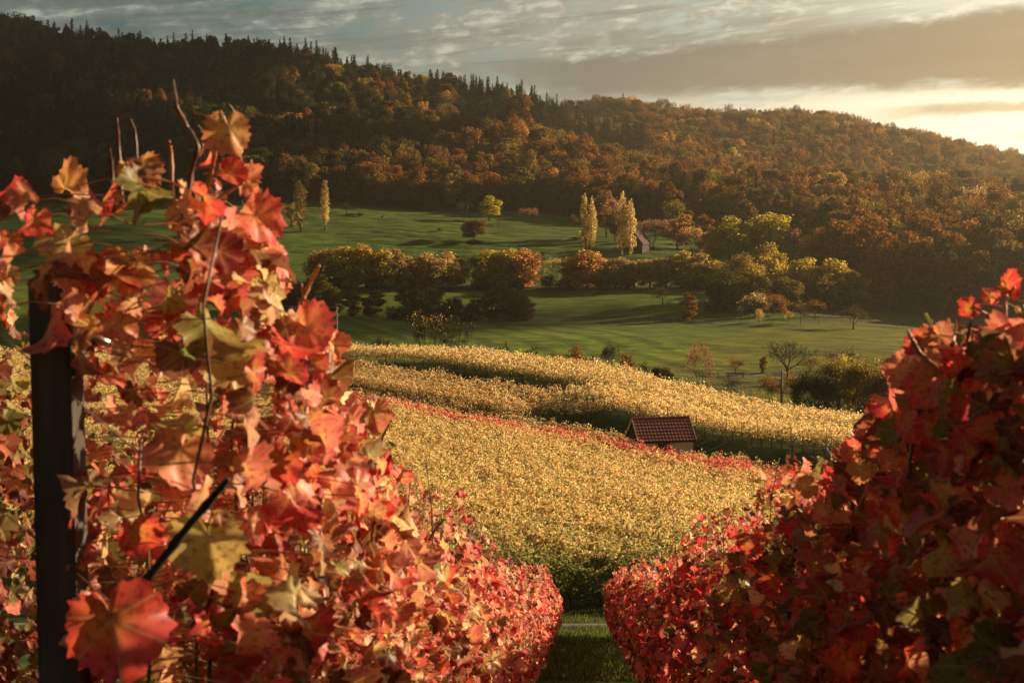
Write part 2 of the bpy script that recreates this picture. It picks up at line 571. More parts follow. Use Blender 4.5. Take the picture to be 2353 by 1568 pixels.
M['cane'] = simple_mat('vine_cane', (0.16, 0.075, 0.035), (0.07, 0.035, 0.02), 30, 0.45, spec=0.5)
M['petiole'] = simple_mat('leaf_stalk', (0.42, 0.22, 0.10), (0.40, 0.12, 0.06), 20, 0.5, spec=0.35)
M['vine_bark'] = simple_mat('vine_bark', (0.060, 0.045, 0.034), (0.025, 0.019, 0.014), 18, 0.95, 0.6, stretch=(1, 1, 0.25))
M['wood'] = simple_mat('weathered_wood', (0.120, 0.098, 0.076), (0.045, 0.038, 0.032), 14, 0.85, 0.8, stretch=(1, 1, 0.1))
M['stake'] = simple_mat('pale_stake_wood', (0.30, 0.22, 0.15), (0.16, 0.12, 0.085), 9, 0.85, 0.2, stretch=(1, 1, 0.1))
M['metal'] = simple_mat('galvanised_steel', (0.62, 0.60, 0.56), (0.42, 0.41, 0.39), 25, 0.32, metal=1.0)
M['vine_near'] = vine_leaf_mat('red_vine_leaf', True, 0.45)
M['vine_mid'] = vine_leaf_mat('red_vine_leaf_plain', False, 0.45, 1.0, 0.25)
M['vine_gold'] = vine_leaf_mat('golden_vine_leaf', False, 0.5, 1.0, 0.10)


# ------------------------------------------------------------------ the ground
def row_t(x, y):
    return 0.8 * np.asarray(x) + 0.6 * np.asarray(y)


def build_terrain():
    ys = np.concatenate([np.arange(-60, 0, 3), np.arange(0, 50, 0.5), np.arange(50, 200, 1.5), np.arange(200, 460, 3.0), np.arange(460, 690, 1.6), np.arange(690, 1420, 10), np.arange(1420, 1900, 40)])
    xh = np.concatenate([np.arange(0, 12, 0.5), np.arange(12, 60, 1.5), np.arange(60, 260, 3.5), np.arange(260, 620, 9), np.arange(620, 1081, 46)])
    xs = np.concatenate([-xh[:0:-1], xh])
    X, Y = np.meshgrid(xs, ys)
    Z = H(X, Y)
    n, mth = len(ys), len(xs)
    V = np.stack([X, Y, Z], -1).reshape(-1, 3)
    i = np.arange(n - 1)[:, None] * mth + np.arange(mth - 1)[None, :]
    Q = np.stack([i, i + 1, i + mth + 1, i + mth], -1).reshape(-1, 4)
    x, y = V[:, 0], V[:, 1]
    u = x / np.maximum(y, 1)
    px = 1176 + u * FPX
    # albedo of each zone
    col = np.tile(np.array([0.050, 0.072, 0.020]), (len(V), 1))           # vineyard grass
    nz = vnoise(x / 3, y / 3, 11)
    nz2 = vnoise(x / 40, y / 14, 12)

    def zone(mask, c):
        k = np.clip(mask, 0, 1)[:, None]
        col[:] = col * (1 - k) + np.array(c)[None, :] * k
    mead = np.clip((y - 190) / 20, 0, 1)
    zone(mead, (0.100, 0.140, 0.014))
    zone(mead * np.clip((y - 440) / 20, 0, 1), (0.084, 0.138, 0.018))       # upper meadow
    zone(mead * np.clip((y - 440) / 20, 0, 1) * np.clip((nz2 - .5) * 4, 0, 1) * .5, (0.115, 0.128, 0.028))
    zone(mead * np.clip((x - 30 - (y - 300) * .4) / 10, 0, 1) * np.clip((375 - y) / 8, 0, 1), (0.140, 0.148, 0.014))   # rougher grass to the right
    zone(mead * np.clip((375 - y) / 4, 0, 1) * np.clip((285 - y) / 6, 0, 1) * .7, (0.104, 0.118, 0.018))
    # worn brown ground by the orchard
    zone(mead * np.clip((px - 1780) / 160, 0, 1) * np.clip((y - 372) / 10, 0, 1) * np.clip((450 - y) / 10, 0, 1) * np.clip((nz2 - .25) * 3, 0, 1) * .8, (0.105, 0.082, 0.034))
    forest = np.clip((y - (655 + 12 * (vnoise(x / 30, 0 * x, 4) - .5))) / 12, 0, 1)
    zone(forest, (0.050, 0.036, 0.020))
    zone(np.clip((px - 1950) / 60, 0, 1) * np.clip((y - 405) / 12, 0, 1), (0.052, 0.038, 0.020))
    zone(np.clip(1 - np.abs(y - 455) / 9, 0, 1) * np.clip((1700 - px) / 40, 0, 1), (0.048, 0.045, 0.020))
    col *= (0.8 + 0.4 * nz)[:, None]
    m, T = mat_new('meadow_and_soil')
    out = T.n('ShaderNodeOutputMaterial')
    p = T.n('ShaderNodeBsdfPrincipled')
    T.l(p.outputs[0], out.inputs[0])
    at = T.n('ShaderNodeAttribute', attribute_name='albedo')
    geo = T.n('ShaderNodeNewGeometry')
    mp = T.n('ShaderNodeMapping')
    mp.inputs['Scale'].default_value = (0.35, 1.0, 1.0)
    T.l(geo.outputs['Position'], mp.inputs[0])
    a = T.noise(mp.outputs[0], 0.35, 6, 0.65)
    b = T.noise(mp.outputs[0], 0.85, 6, 0.75)
    c = T.mix(T.ss(a, 0.35, 0.65), T.mix(1.0, at.outputs['Color'], (0.58, 0.62, 0.60), 'MULTIPLY'), T.mix(1.0, at.outputs['Color'], (1.38, 1.28, 1.2), 'MULTIPLY'))
    c = T.mix(T.m('MULTIPLY', T.ss(b, 0.48, 0.66), 0.8), c, T.mix(1.0, c, (0.45, 0.46, 0.5), 'MULTIPLY'))
    # the mown strip is a lighter green
    # mown stripes of the lower field, running away to the left
    sp = T.n('ShaderNodeSeparateXYZ')
    T.l(geo.outputs['Position'], sp.inputs[0])
    tt = T.m('ADD', T.m('MULTIPLY', sp.outputs[0], 0.55), T.m('MULTIPLY', sp.outputs[1], 0.20))
    st = T.m('SINE', T.m('MULTIPLY', T.m('ADD', tt, T.m('MULTIPLY', a, 2.5)), 1.25))
    edge = T.m('SUBTRACT', sp.outputs[0], T.m('MULTIPLY_ADD', sp.outputs[1], -0.36, 150.0))
    reg = T.m('MULTIPLY', T.ss(edge, 1.5, -1.5), T.m('MULTIPLY', T.ss(sp.outputs[1], 225.0, 235.0), T.ss(sp.outputs[1], 374.0, 370.0)))
    c = T.mix(reg, c, T.mix(1.0, c, (1.4, 1.38, 1.2), 'MULTIPLY'))
    c = T.mix(T.m('MULTIPLY', T.ss(st, -0.2, 0.9), T.m('MULTIPLY', reg, 0.85)), c, T.mix(1.0, c, (0.52, 0.56, 0.6), 'MULTIPLY'))
    T.l(c, p.inputs['Base Color'])
    p.inputs['Roughness'].default_value = 0.95
    p.inputs['Specular IOR Level'].default_value = 0.1
    bm = T.n('ShaderNodeBump')
    bm.inputs['Strength'].default_value = 0.9
    bm.inputs['Distance'].default_value = 0.35
    T.l(T.m('MULTIPLY_ADD', b, 0.4, a), bm.inputs['Height'])
    T.l(bm.outputs[0], p.inputs['Normal'])
    me = mesh_np('terrain', V, [Q], {'albedo': np.concatenate([col, np.ones((len(V), 1))], 1)}, m, True)
    tag(link('terrain', me), kind='structure')


build_terrain()


def ribbon(name, pts, width, mat, lift=0.04, step=1.0, kind='structure'):
    """a strip of ground laid along pts, following the terrain"""
    pts = np.asarray(pts, float)
    seg = np.linalg.norm(np.diff(pts, axis=0), axis=1)
    cum = np.concatenate([[0], np.cumsum(seg)])
    q = np.linspace(0, cum[-1], max(2, int(cum[-1] / step)))
    P = np.stack([np.interp(q, cum, pts[:, 0]), np.interp(q, cum, pts[:, 1])], 1)
    d = np.gradient(P, axis=0)
    d /= np.linalg.norm(d, axis=1, keepdims=True)
    nr = np.stack([-d[:, 1], d[:, 0]], 1)
    offs = np.linspace(-0.5, 0.5, 7)
    w = width * (1 + 0.25 * (vnoise(q / 2.5, q * 0, 8) - 0.5))
    G = P[:, None, :] + nr[:, None, :] * (offs[None, :] * w[:, None])[:, :, None]
    Z = H(G[..., 0], G[..., 1]) + lift - 0.06 * (np.abs(offs) > 0.45)[None, :]
    V = np.concatenate([G, Z[..., None]], -1).reshape(-1, 3)
    i = np.arange(len(q) - 1)[:, None] * 7 + np.arange(6)[None, :]
    Q = np.stack([i, i + 1, i + 8, i + 7], -1).reshape(-1, 4)
    return tag(link(name, mesh_np(name, V, [Q], None, mat, True)), kind=kind)


M['gravel'] = simple_mat('path_gravel', (0.20, 0.155, 0.115), (0.13, 0.10, 0.075), 3, 0.95, 0.4)
M['track'] = simple_mat('bare_earth', (0.060, 0.042, 0.026), (0.032, 0.026, 0.018), 1.2, 0.95, 0.4)
M['dry'] = simple_mat('dry_grass', (0.17, 0.13, 0.05), (0.11, 0.10, 0.035), 0.8, 0.95, 0.4)
ribbon('path', [(-30, 43.3), (0, 43.0), (20, 43.4), (40, 44.5)], 0.6, M['gravel'])


def px_line(pp):
    return [ground_hit(a, b) for a, b in pp]


ribbon('path', px_line([(1580, 864), (1690, 862), (1800, 863), (1900, 864), (2000, 866), (2080, 868)]), 2.4, M['gravel'], step=3)
ribbon('ditch', px_line([(1665, 858), (1780, 857), (1900, 859), (2040, 862)]), 1.6, M['track'], step=3)
ribbon('dirt_track', px_line([(1285, 731), (1340, 729), (1440, 730), (1540, 735), (1640, 741)]), 4.5, M['track'], step=3)
ribbon('dirt_track', px_line([(1640, 743), (1800, 743), (1960, 746), (2150, 752)]), 1.6, M['dry'], step=3)


# ------------------------------------------------------------------ hut between the vine blocks
def roof_slope(mb, o, along, down, up, length, slope, ncourse=7, ntile=17, wave=0.016):
    """pantiled slope: wavy courses that overlap like steps. o = upper corner, along/down/up unit vectors"""
    o, along, down, up = (np.asarray(v, float) for v in (o, along, down, up))
    ns = ntile * 6
    s = np.linspace(0, length, ns + 1)
    ph = (s / length * ntile) % 1.0
    wv = wave * np.where(ph < 0.65, np.sin(ph / 0.65 * math.pi), -0.45 * np.sin((ph - 0.65) / 0.35 * math.pi))
    cl = slope / ncourse
    for k in range(ncourse):
        rows = []
        for (dd, lift) in ((k * cl - 0.03 * (k > 0), 0.004), (k * cl + cl * 0.5, 0.022), (k * cl + cl + 0.012, 0.062), (k * cl + cl + 0.012, 0.006)):
            wob = 0.012 * np.sin(ph * 2 * math.pi) if lift in (0.062, 0.006) and dd > k * cl + cl else 0
            rows.append(o + along * s[:, None] + down * (dd + wob * np.ones_like(s))[:, None] + up * (wv + lift)[:, None])
        V = np.concatenate(rows)
        n = ns + 1
        Q = []
        for r_ in range(3):
            i = np.arange(ns) + r_ * n
            Q.append(np.stack([i, i + n, i + n + 1, i + 1], -1))
        mb.add(V, np.concatenate(Q))


def box_part(name, mat, parent, c, size, Rm=None, taper=1.0, bevel=0.0):
    mb = MB()
    mb.box(c, size, Rm, taper)
    return mb.build(name, mat, parent)


M['tile'] = simple_mat('red_roof_tile', (0.270, 0.105, 0.075), (0.190, 0.072, 0.055), 5, 0.7, 0.15)
M['render'] = simple_mat('cream_render', (0.80, 0.66, 0.48), (0.70, 0.55, 0.38), 2.2, 0.9, 0.1)
M['darkboard'] = simple_mat('dark_stained_board', (0.030, 0.024, 0.018), (0.018, 0.015, 0.012), 6, 0.8, 0.3, stretch=(6, 6, 0.4))
M['paleboard'] = simple_mat('pale_verge_board', (0.66, 0.50, 0.36), (0.52, 0.40, 0.30), 6, 0.6)
M['pane'] = simple_mat('dark_window_glass', (0.012, 0.012, 0.012), (0.02, 0.018, 0.015), 2, 0.15, spec=0.6)


def gable_house(name, loc, rz, L, W, wall_h, rise, eave, verge, label, cat, tilemat, wallmat, ncourse=7, ntile=17, detail=True, verge_mat='paleboard'):
    """ridge along local x, the long front wall faces local -y"""
    r = tag(empty(name, loc, rz), label, cat)
    mb = MB()
    hl, hw = L / 2, W / 2
    mb.box((0, 0, wall_h / 2 - 0.3), (L, W, wall_h + 0.6))
    mb.build('wall', wallmat, r)
    ang = math.atan2(rise, hw)
    ca, sa = math.cos(ang), math.sin(ang)
    for s_ in (-1, 1):                                    # dark boarded gable ends
        g = MB()
        x0, x1 = s_ * (hl + 0.02), s_ * (hl + 0.07)
        ext = hw + eave * ca - 0.05
        zlo = wall_h - (ext - hw) * math.tan(ang)
        V = []
        for xx in (x0, x1):
            V += [(xx, -ext, zlo - 0.05), (xx, ext, zlo - 0.05), (xx, 0, wall_h + rise - 0.04)]
        g.add(V, [[0, 1, 4, 3], [1, 2, 5, 4], [2, 0, 3, 5]], [[0, 2, 1], [3, 4, 5]])
        g.build('gable_boards', M['darkboard'], r)
    rf = MB()
    slope = hw / ca + eave
    for s_ in (-1, 1):
        down = np.array([0, s_ * ca, -sa])
        up = np.array([0, s_ * sa, ca])
        o = np.array([-hl - verge, 0, wall_h + rise + 0.05])
        if s_ == 1:
            roof_slope(rf, o + np.array([L + 2 * verge, 0, 0]), (-1, 0, 0), down, up, L + 2 * verge, slope, ncourse, ntile)
        else:
            roof_slope(rf, o, (1, 0, 0), down, up, L + 2 * verge, slope, ncourse, ntile)
        # deck under the tiles
        c = np.array([0, 0, wall_h + rise + 0.02]) + down * slope / 2 - up * 0.03
        Rm = np.stack([np.array([1.0, 0, 0]), down, up], 1)
        rf.box(c, (L + 2 * verge - 0.03, slope - 0.02, 0.05), Rm)
    ro = rf.build('roof', tilemat, r)
    cp = MB()
    P = np.stack([np.linspace(-hl - verge - 0.02, hl + verge + 0.02, 24), np.zeros(24), np.full(24, wall_h + rise + 0.075)], 1)
    cp.tube(P, 0.085 + 0.012 * (np.arange(24) % 2), 8)
    cp.build('ridge_cap', tilemat, ro)
    for s_ in (-1, 1):                                    # verge boards, eave boards
        for sx in (-1, 1):
            down = np.array([0, s_ * ca, -sa])
            up = np.array([0, s_ * sa, ca])
            Rm = np.stack([np.array([1.0, 0, 0]), down, up], 1)
            c = np.array([sx * (hl + verge + 0.02), 0, wall_h + rise + 0.05]) + down * (slope / 2 + .02) - up * 0.01
            box_part('verge_board', M[verge_mat], r, c, (0.04, slope, 0.16), Rm)
        e = np.array([0, s_ * (hw + eave * ca), wall_h - eave * sa - 0.02])
        box_part('eave_board', M['darkboard'], r, e, (L + 2 * verge - 0.06, 0.05, 0.14))
    if detail:
        wd = box_part('window', M['pane'], r, (-0.22, -hw - 0.02, wall_h - 0.62), (0.80, 0.05, 0.55))
        fm = MB()
        for (cx, cz, sx, sz) in ((-0.22, -.32, .90, .05), (-0.22, -.92, .90, .05), (-.645, -.62, .05, .55), (.205, -.62, .05, .55), (-.22, -.62, .03, .55)):
            fm.box((cx, -hw - 0.045, wall_h + cz), (sx, 0.05, sz))
        fm.build('window_frame', M['darkboard'], wd)
        dr = box_part('door', M['darkboard'], r, (hl + .03, 0.1, 0.9), (0.05, 0.85, 1.8))
        box_part('handle', M['metal'], dr, (hl + .075, -0.22, 0.95), (0.04, 0.10, 0.03))
    return r


hu, _ = ray(1517, 1000)
hx, hy = hu * 103.5, 103.5
gable_house('vineyard_hut', (hx, hy, h1(hx, hy) - 0.06), R(12.5), 4.05, 2.9, 1.75, 1.30, 0.22, 0.16,
            'small cream hut with red tiled gable roof standing among the golden vines', 'hut', M['tile'], M['render'])
M['barntile'] = simple_mat('brown_roof_tile', (0.13, 0.065, 0.042), (0.09, 0.046, 0.032), 2, 0.8, 0.2)
M['barnboard'] = simple_mat('grey_barn_board', (0.055, 0.050, 0.042), (0.03, 0.028, 0.025), 3, 0.9, 0.2, stretch=(4, 4, 0.4))
bx_, by_ = ray(1464, 540)[0] * 540, 540
gable_house('barn', (bx_, by_, h1(bx_, by_) - 0.3), R(90 - 24), 9.5, 7.2, 3.4, 4.8, 0.6, 0.4,
            'dark barn with long brown tiled roof half hidden beside the taller poplar', 'barn', M['barntile'], M['barnboard'], 16, 34, False, 'barnboard')


# ------------------------------------------------------------------ the golden vineyard
DV, NV = np.array([0.6, -0.8]), np.array([0.8, 0.6])      # along the rows, across the rows


def tint_cols(n, palette, w, jit=0.22):
    palette = np.asarray(palette, float)
    k = rng.choice(len(palette), n, p=np.asarray(w, float) / np.sum(w))
    c = palette[k] * np.exp(rng.normal(0, jit, (n, 1))) * np.exp(rng.normal(0, 0.08, (n, 3)))
    return np.clip(c, 0.004, 0.95)


GOLD = [(0.80, 0.54, 0.24), (0.86, 0.66, 0.36), (0.68, 0.43, 0.16), (0.48, 0.37, 0.10), (0.52, 0.28, 0.09), (0.24, 0.25, 0.06)]
TANP = [(0.68, 0.44, 0.19), (0.76, 0.54, 0.27), (0.48, 0.28, 0.10), (0.40, 0.32, 0.10), (0.42, 0.20, 0.08), (0.24, 0.20, 0.06)]
REDP = [(0.72, 0.14, 0.13), (0.80, 0.24, 0.20), (0.50, 0.06, 0.05), (0.66, 0.26, 0.12), (0.62, 0.42, 0.16)]


def vine_row(t, s0, s1, palette, w, label, group, trunks=False, gap=None, low=0.35, tall=0.0, thick=1.0, line=None, ymin=48.6):
    """one trellised row: leaves, and (where one sees them) the trunks"""
    DV_, NV_ = (DV, NV) if line is None else (np.array([1.0, 0.02]), np.array([0.02, 1.0]))
    step = 0.5
    n_all = 0
    Ps, Ns, Sz = [], [], []
    s = np.arange(s0, s1, step)
    cx = NV_[0] * t + DV_[0] * s
    cy = NV_[1] * t + DV_[1] * s
    keep = cy > ymin
    if gap is not None:
        keep &= ~gap(cx, cy)
    s, cx, cy = s[keep], cx[keep], cy[keep]
    if len(s) < 4:
        return None
    u = np.abs(cx / cy - 0.1)
    dens = np.clip(43000 / (cy ** 1.05), 190, 720) * np.where(u > 0.27, 0.55, 1.0)
    cnt = rng.poisson(dens * step * thick)
    idx = np.repeat(np.arange(len(s)), cnt)
    n = len(idx)
    ss = s[idx] + rng.uniform(0, step, n)
    x0, y0 = NV_[0] * t + DV_[0] * ss, NV_[1] * t + DV_[1] * ss
    g = H(x0, y0)
    top = 1.62 + tall + 0.52 * (vnoise(ss / 0.5, ss * 0 + t, 21) - 0.5) + 0.5 * (vnoise(ss / 5, ss * 0 + t, 22) - 0.5)
    v = rng.beta(1.7, 0.95, n)
    hgt = low + v * (top - low)
    spike = rng.random(n) < 0.05
    hgt = np.where(spike, top + rng.uniform(0, 0.35, n), hgt)
    half = (0.20 + 0.30 * (1 - np.abs(2 * v - 1) ** 2)) * (0.7 + 0.6 * vnoise(ss / 1.1, hgt * 1.6 + t, 23))
    cl = vnoise(ss / 0.42 + t * 3.7, hgt / 0.40 + t * 1.3, 27)
    sg = np.where(rng.random(n) < 0.5, -1, 1)
    off = sg * half * np.sqrt(rng.uniform(0.15, 1.0, n)) * np.where(spike, 0.3, 1)
    kp = (cl > 0.35) | (rng.random(n) < 0.28)
    x0, y0, g, hgt, off, sg, v, ss = (q[kp] for q in (x0, y0, g, hgt, off, sg, v, ss))
    n = int(kp.sum())
    P = np.stack([x0 + NV_[0] * off, y0 + NV_[1] * off, g + hgt], 1)
    N = np.stack([NV_[0] * sg * 1.0, NV_[1] * sg, np.full(n, 0.5) + (v > .85) * .6], 1) + rng.normal(0, 0.55, (n, 3))
    size = rng.uniform(0.072, 0.135, n) * (1 + np.clip((y0 - 90) / 150, 0, 0.6))
    V, T = quad_leaves(P, N, size, 1.1, 0.3)
    wv = np.array(w, float)
    col = tint_cols(n, palette, wv)
    green = np.clip((0.75 - v) * 1.3, 0, 0.85) * (0.4 + 0.6 * (vnoise(x0 / 3, y0 / 3, 25) > .45)) + np.clip((64 - y0) / 14, 0, 1) * (0.9 - 0.6 * v)
    green = np.clip(green * (0.25 if palette is REDP else 1), 0, .85)[:, None]
    col = col * (1 - green) + np.array([0.20, 0.21, 0.05]) * (0.7 + 0.6 * rng.random((n, 1))) * green
    C = np.repeat(np.concatenate([col, np.ones((n, 1))], 1), 4, axis=0)
    rt = tag(empty('grapevine_row', (0, 0, 0)), label, 'vine row', group)
    mid = len(s) // 2
    base = np.array([cx[mid], cy[mid], h1(cx[mid], cy[mid])])
    rt.location = base
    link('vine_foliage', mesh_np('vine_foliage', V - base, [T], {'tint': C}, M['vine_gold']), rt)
    if trunks:
        sel = s[::2] if trunks is True else s[::trunks]
        sel = sel[:100]
        for q in sel:
            xx, yy = NV_[0] * t + DV_[0] * q, NV_[1] * t + DV_[1] * q
            zz = h1(xx, yy)
            mb = MB()
            P3 = np.array([[0, 0, -0.05], [0.03, 0.02, 0.25], [-0.03, 0.04, 0.5], [0.05, -0.02, 0.8], [0.3, -0.3, 0.95]]) + rng.normal(0, 0.025, (5, 3))
            mb.tube(P3 + np.array([xx, yy, zz]) - base, [0.045, 0.038, 0.034, 0.03, 0.018], 5)
            mb.build('vine_trunk', M['vine_bark'], rt)
    return rt


ORD = ['first', 'second', 'third', 'fourth', 'fifth', 'sixth', 'seventh', 'eighth', 'ninth', 'tenth', 'eleventh', 'twelfth', 'thirteenth', 'fourteenth', 'fifteenth', 'sixteenth', 'seventeenth', 'eighteenth', 'nineteenth', 'twentieth']


def ordw(k):
    if k < 20:
        return ORD[k]
    return {2: 'twenty-', 3: 'thirty-'}[(k + 1) // 10] + ORD[(k + 1) % 10 - 1] if (k + 1) % 10 else {2: 'twentieth', 3: 'thirtieth'}[(k + 1) // 10]


def hut_gap(x, y):
    return (np.abs(x - hx) < 3.4) & (np.abs(y - hy) < 3.2)


T_RED = 66.0
k = 0
t = T_RED - 1.9
while t > 13:
    vine_row(t, -190, 60, GOLD, (4.4, 2.6, 3.6, 2.4, 1.5, 1.5), 'golden grapevine row, %s in front of the crimson row' % ordw(k), 'golden vine rows before the crimson row', gap=lambda x, y: (x / y < -0.40) | (x / y > 0.42) | (y > 178), trunks=False)
    k += 1
    t -= 1.9
FRONT_T = t
vine_row(T_RED, -190, 60, REDP, (5, 4, 3, 1.2, 0.5), 'long crimson grapevine row crossing the golden vineyard', None, tall=0.0, thick=1.15, gap=lambda x, y: (x / y < -0.34) | (x / y > 0.42) | (y > 180))
for k in range(3):
    t = T_RED + 1.9 * (k + 1)
    vine_row(t, -190, 60, TANP if k else GOLD, (4, 4, 3, 2, 1.5, 0.7), 'tan grapevine row, %s behind the crimson row before the grassy lane' % ordw(k), 'tan vine rows behind the crimson row', tall=-0.65, gap=lambda x, y: (x / y < -0.30) | (x / y > 0.42) | (y > 176) | hut_gap(x, y))
for k in range(5):      # the tan block widens to the left where the lane ends
    t = T_RED + 1.9 * (k + 4)
    lim = 121 + k * 2.2
    vine_row(t, -190, 60, TANP, (4, 4, 3, 2, 1.5, 0.7), 'tan grapevine row left of the lane, %s from the hut' % ordw(k), 'tan vine rows left of the lane', gap=lambda x, y, lim=lim: (x / y < -0.28) | (y < lim) | (y > 176))
T_LANE = 77.5
for k in range(4):
    t = T_LANE + 1.9 * k
    vine_row(t, -190, 60, GOLD, (5, 4.5, 3, 1.6, 1.2, 0.6), 'golden grapevine row across the lane, %s behind the hut' % ordw(k), 'golden vine rows across the lane',
             trunks=(2 if k == 0 else False), gap=lambda x, y, k=k: (x / y > 0.42) | (y > 132 - k * 1.5) | (x / y < -0.05), low=0.5)
for k in range(5):
    t = T_LANE + 8.9 + 1.9 * k
    vine_row(t, -190, 60, GOLD, (5, 4.5, 3, 1.6, 1.2, 0.6), 'golden grapevine row in the strip on the crest, %s from the lane' % ordw(k), 'golden vine rows on the crest',
             trunks=(4 if k == 0 else False), gap=lambda x, y: (x / y > 0.42) | (y > 186) | (x / y < -0.25), low=0.45)


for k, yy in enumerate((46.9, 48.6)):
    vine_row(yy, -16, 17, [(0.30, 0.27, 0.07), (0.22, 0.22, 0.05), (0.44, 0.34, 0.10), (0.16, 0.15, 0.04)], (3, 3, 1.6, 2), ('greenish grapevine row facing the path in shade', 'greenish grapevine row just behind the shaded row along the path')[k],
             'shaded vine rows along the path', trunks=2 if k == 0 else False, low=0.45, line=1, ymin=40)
# stakes along the lane row
def stake(x, y, hgt, label, group, mat):
    mb = MB()
    P = np.array([[0, 0, -0.25], [0.0, 0, hgt * .5], [0.01, 0.005, hgt]])
    mb.tube(P, [0.042, 0.040, 0.038], 6)
    o = link('vineyard_stake', mb.mesh('vineyard_stake', mat))
    o.location = (x, y, h1(x, y))
    o.rotation_euler = (rng.normal(0, .02), rng.normal(0, .02), 0)
    return tag(o, label, 'stake', group)


for t, smin, smax, dn in ((T_LANE - 0.45, 60, 132, 'golden row behind the hut'),):
    y = smin
    while y < smax:
        s_ = (0.6 * t - y) / 0.8
        x = 0.8 * t + 0.6 * s_
        if 0.0 < x / y < 0.36:
            stake(x, y, 1.75 + rng.uniform(-.1, .1), 'pale thin wooden stake in the lane edge of the %s' % dn, 'stakes along the lane', M['stake'])
        y += 2.6


# ------------------------------------------------------------------ the red vine rows close by
CTRL = np.array([(0, .95), (14, .92), (28, .86), (40, .83), (54, .88), (70, .87), (84, .80), (96, .76), (110, .77), (126, .74), (142, .66), (156, .58), (168, .46), (175, .25), (180, .05)])


def leaf_template(nang, rings, seed, curl, crumple):
    """a grapevine leaf in its own plane: stalk at the origin, tip along +y, face +z"""
    r_ = np.random.default_rng(seed)
    th = (np.arange(nang) + 0.5) / nang * 2 * math.pi - math.pi
    deg = np.degrees(np.abs(th))
    rad = np.interp(deg, CTRL[:, 0], CTRL[:, 1])
    if nang > 20:
        rad = rad * (1 + 0.06 * np.where(np.arange(nang) % 2, 1, -1) * (deg < 165)) * (1 + r_.normal(0, 0.05, nang))
    rad = rad * (1 + 0.1 * np.sin(th + r_.uniform(0, 6)))
    fr = np.linspace(0, 1, rings + 1)[1:]
    V = [np.zeros((1, 3))]
    p1, p2, p3 = r_.uniform(0, 6, 3)
    for f in fr:
        x, y = np.sin(th) * rad * f, np.cos(th) * rad * f
        z = curl * (0.55 * np.abs(x) ** 1.3 - 0.35 * (y * f) ** 2) + crumple * f * (0.6 * np.sin(3 * th + p1) * f + 0.35 * np.sin(7 * th + p2) * f + 0.2 * np.sin(5 * x + 4 * y + p3))
        V.append(np.stack([x, y, z], 1))
    V = np.concatenate(V)
    T, Q = [], []
    for j in range(nang):
        k = (j + 1) % nang
        if j == nang - 1:
            continue          # the notch at the stalk stays open
        T.append((0, 1 + k, 1 + j))
        for a in range(rings - 1):
            b0, b1 = 1 + a * nang, 1 + (a + 1) * nang
            Q.append((b0 + j, b0 + k, b1 + k, b1 + j))
    return V, np.array(T), np.array(Q).reshape(-1, 4)


LOD = {
    'hi': [leaf_template(44, 4, 100 + i, c, k) for i, (c, k) in enumerate([(0.5, .14), (-0.5, .18), (1.0, .20), (0.3, .24), (-1.0, .22), (1.8, .30), (0.8, .32), (2.6, .36), (-1.6, .3)])],
    'mid': [leaf_template(22, 2, 200 + i, c, k) for i, (c, k) in enumerate([(0.5, .12), (-0.5, .16), (1.0, .2), (-.9, .2)])],
    'low': [leaf_template(10, 1, 300 + i, c, k) for i, (c, k) in enumerate([(0.5, .12), (-0.5, .16), (1.0, .2)])],
}


def frames(N, D):
    N = N / (np.linalg.norm(N, axis=1, keepdims=True) + 1e-9)
    D = D - N * np.sum(D * N, axis=1, keepdims=True)
    D /= np.linalg.norm(D, axis=1, keepdims=True) + 1e-9
    X = np.cross(D, N)
    return np.stack([X, D, N], -1)          # columns


def leaf_mesh(P, N, D, scale, col, lod):
    """leaves: stalk end P, face normal N, tip direction D"""
    Fm = frames(N, D)
    tv = LOD[lod]
    which = rng.integers(0, len(tv), len(P))
    Vs, Ts, Qs, Cs, Ls, off = [], [], [], [], [], 0
    rid = rng.random(len(P))
    for k, (V, T, Q) in enumerate(tv):
        m = np.where(which == k)[0]
        if not len(m):
            continue
        W = np.einsum('nij,vj->nvi', Fm[m], V) * scale[m][:, None, None] + P[m][:, None, :]
        nv = len(V)
        base = off + np.arange(len(m))[:, None, None] * nv
        Ts.append((T[None] + base).reshape(-1, 3))
        if len(Q):
            Qs.append((Q[None] + base).reshape(-1, 4))
        Vs.append(W.reshape(-1, 3))
        Cs.append(np.repeat(np.concatenate([col[m], np.ones((len(m), 1))], 1), nv, axis=0))
        L = np.tile(V, (len(m), 1))
        L[:, 2] = np.repeat(rid[m], nv)
        Ls.append(L)
        off += nv * len(m)
    return np.concatenate(Vs), [np.concatenate(Ts)] + ([np.concatenate(Qs)] if Qs else []), np.concatenate(Cs), np.concatenate(Ls)


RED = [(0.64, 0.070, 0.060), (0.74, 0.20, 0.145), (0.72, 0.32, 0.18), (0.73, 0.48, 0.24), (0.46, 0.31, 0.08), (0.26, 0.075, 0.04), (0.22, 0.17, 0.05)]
TOPX = [0, 3, 4.6, 6.1, 6.9, 14.5, 36, 41]
TOPZ = [0.85, -0.10, -0.78, -1.32, -1.58, -3.72, -9.15, -10.45]


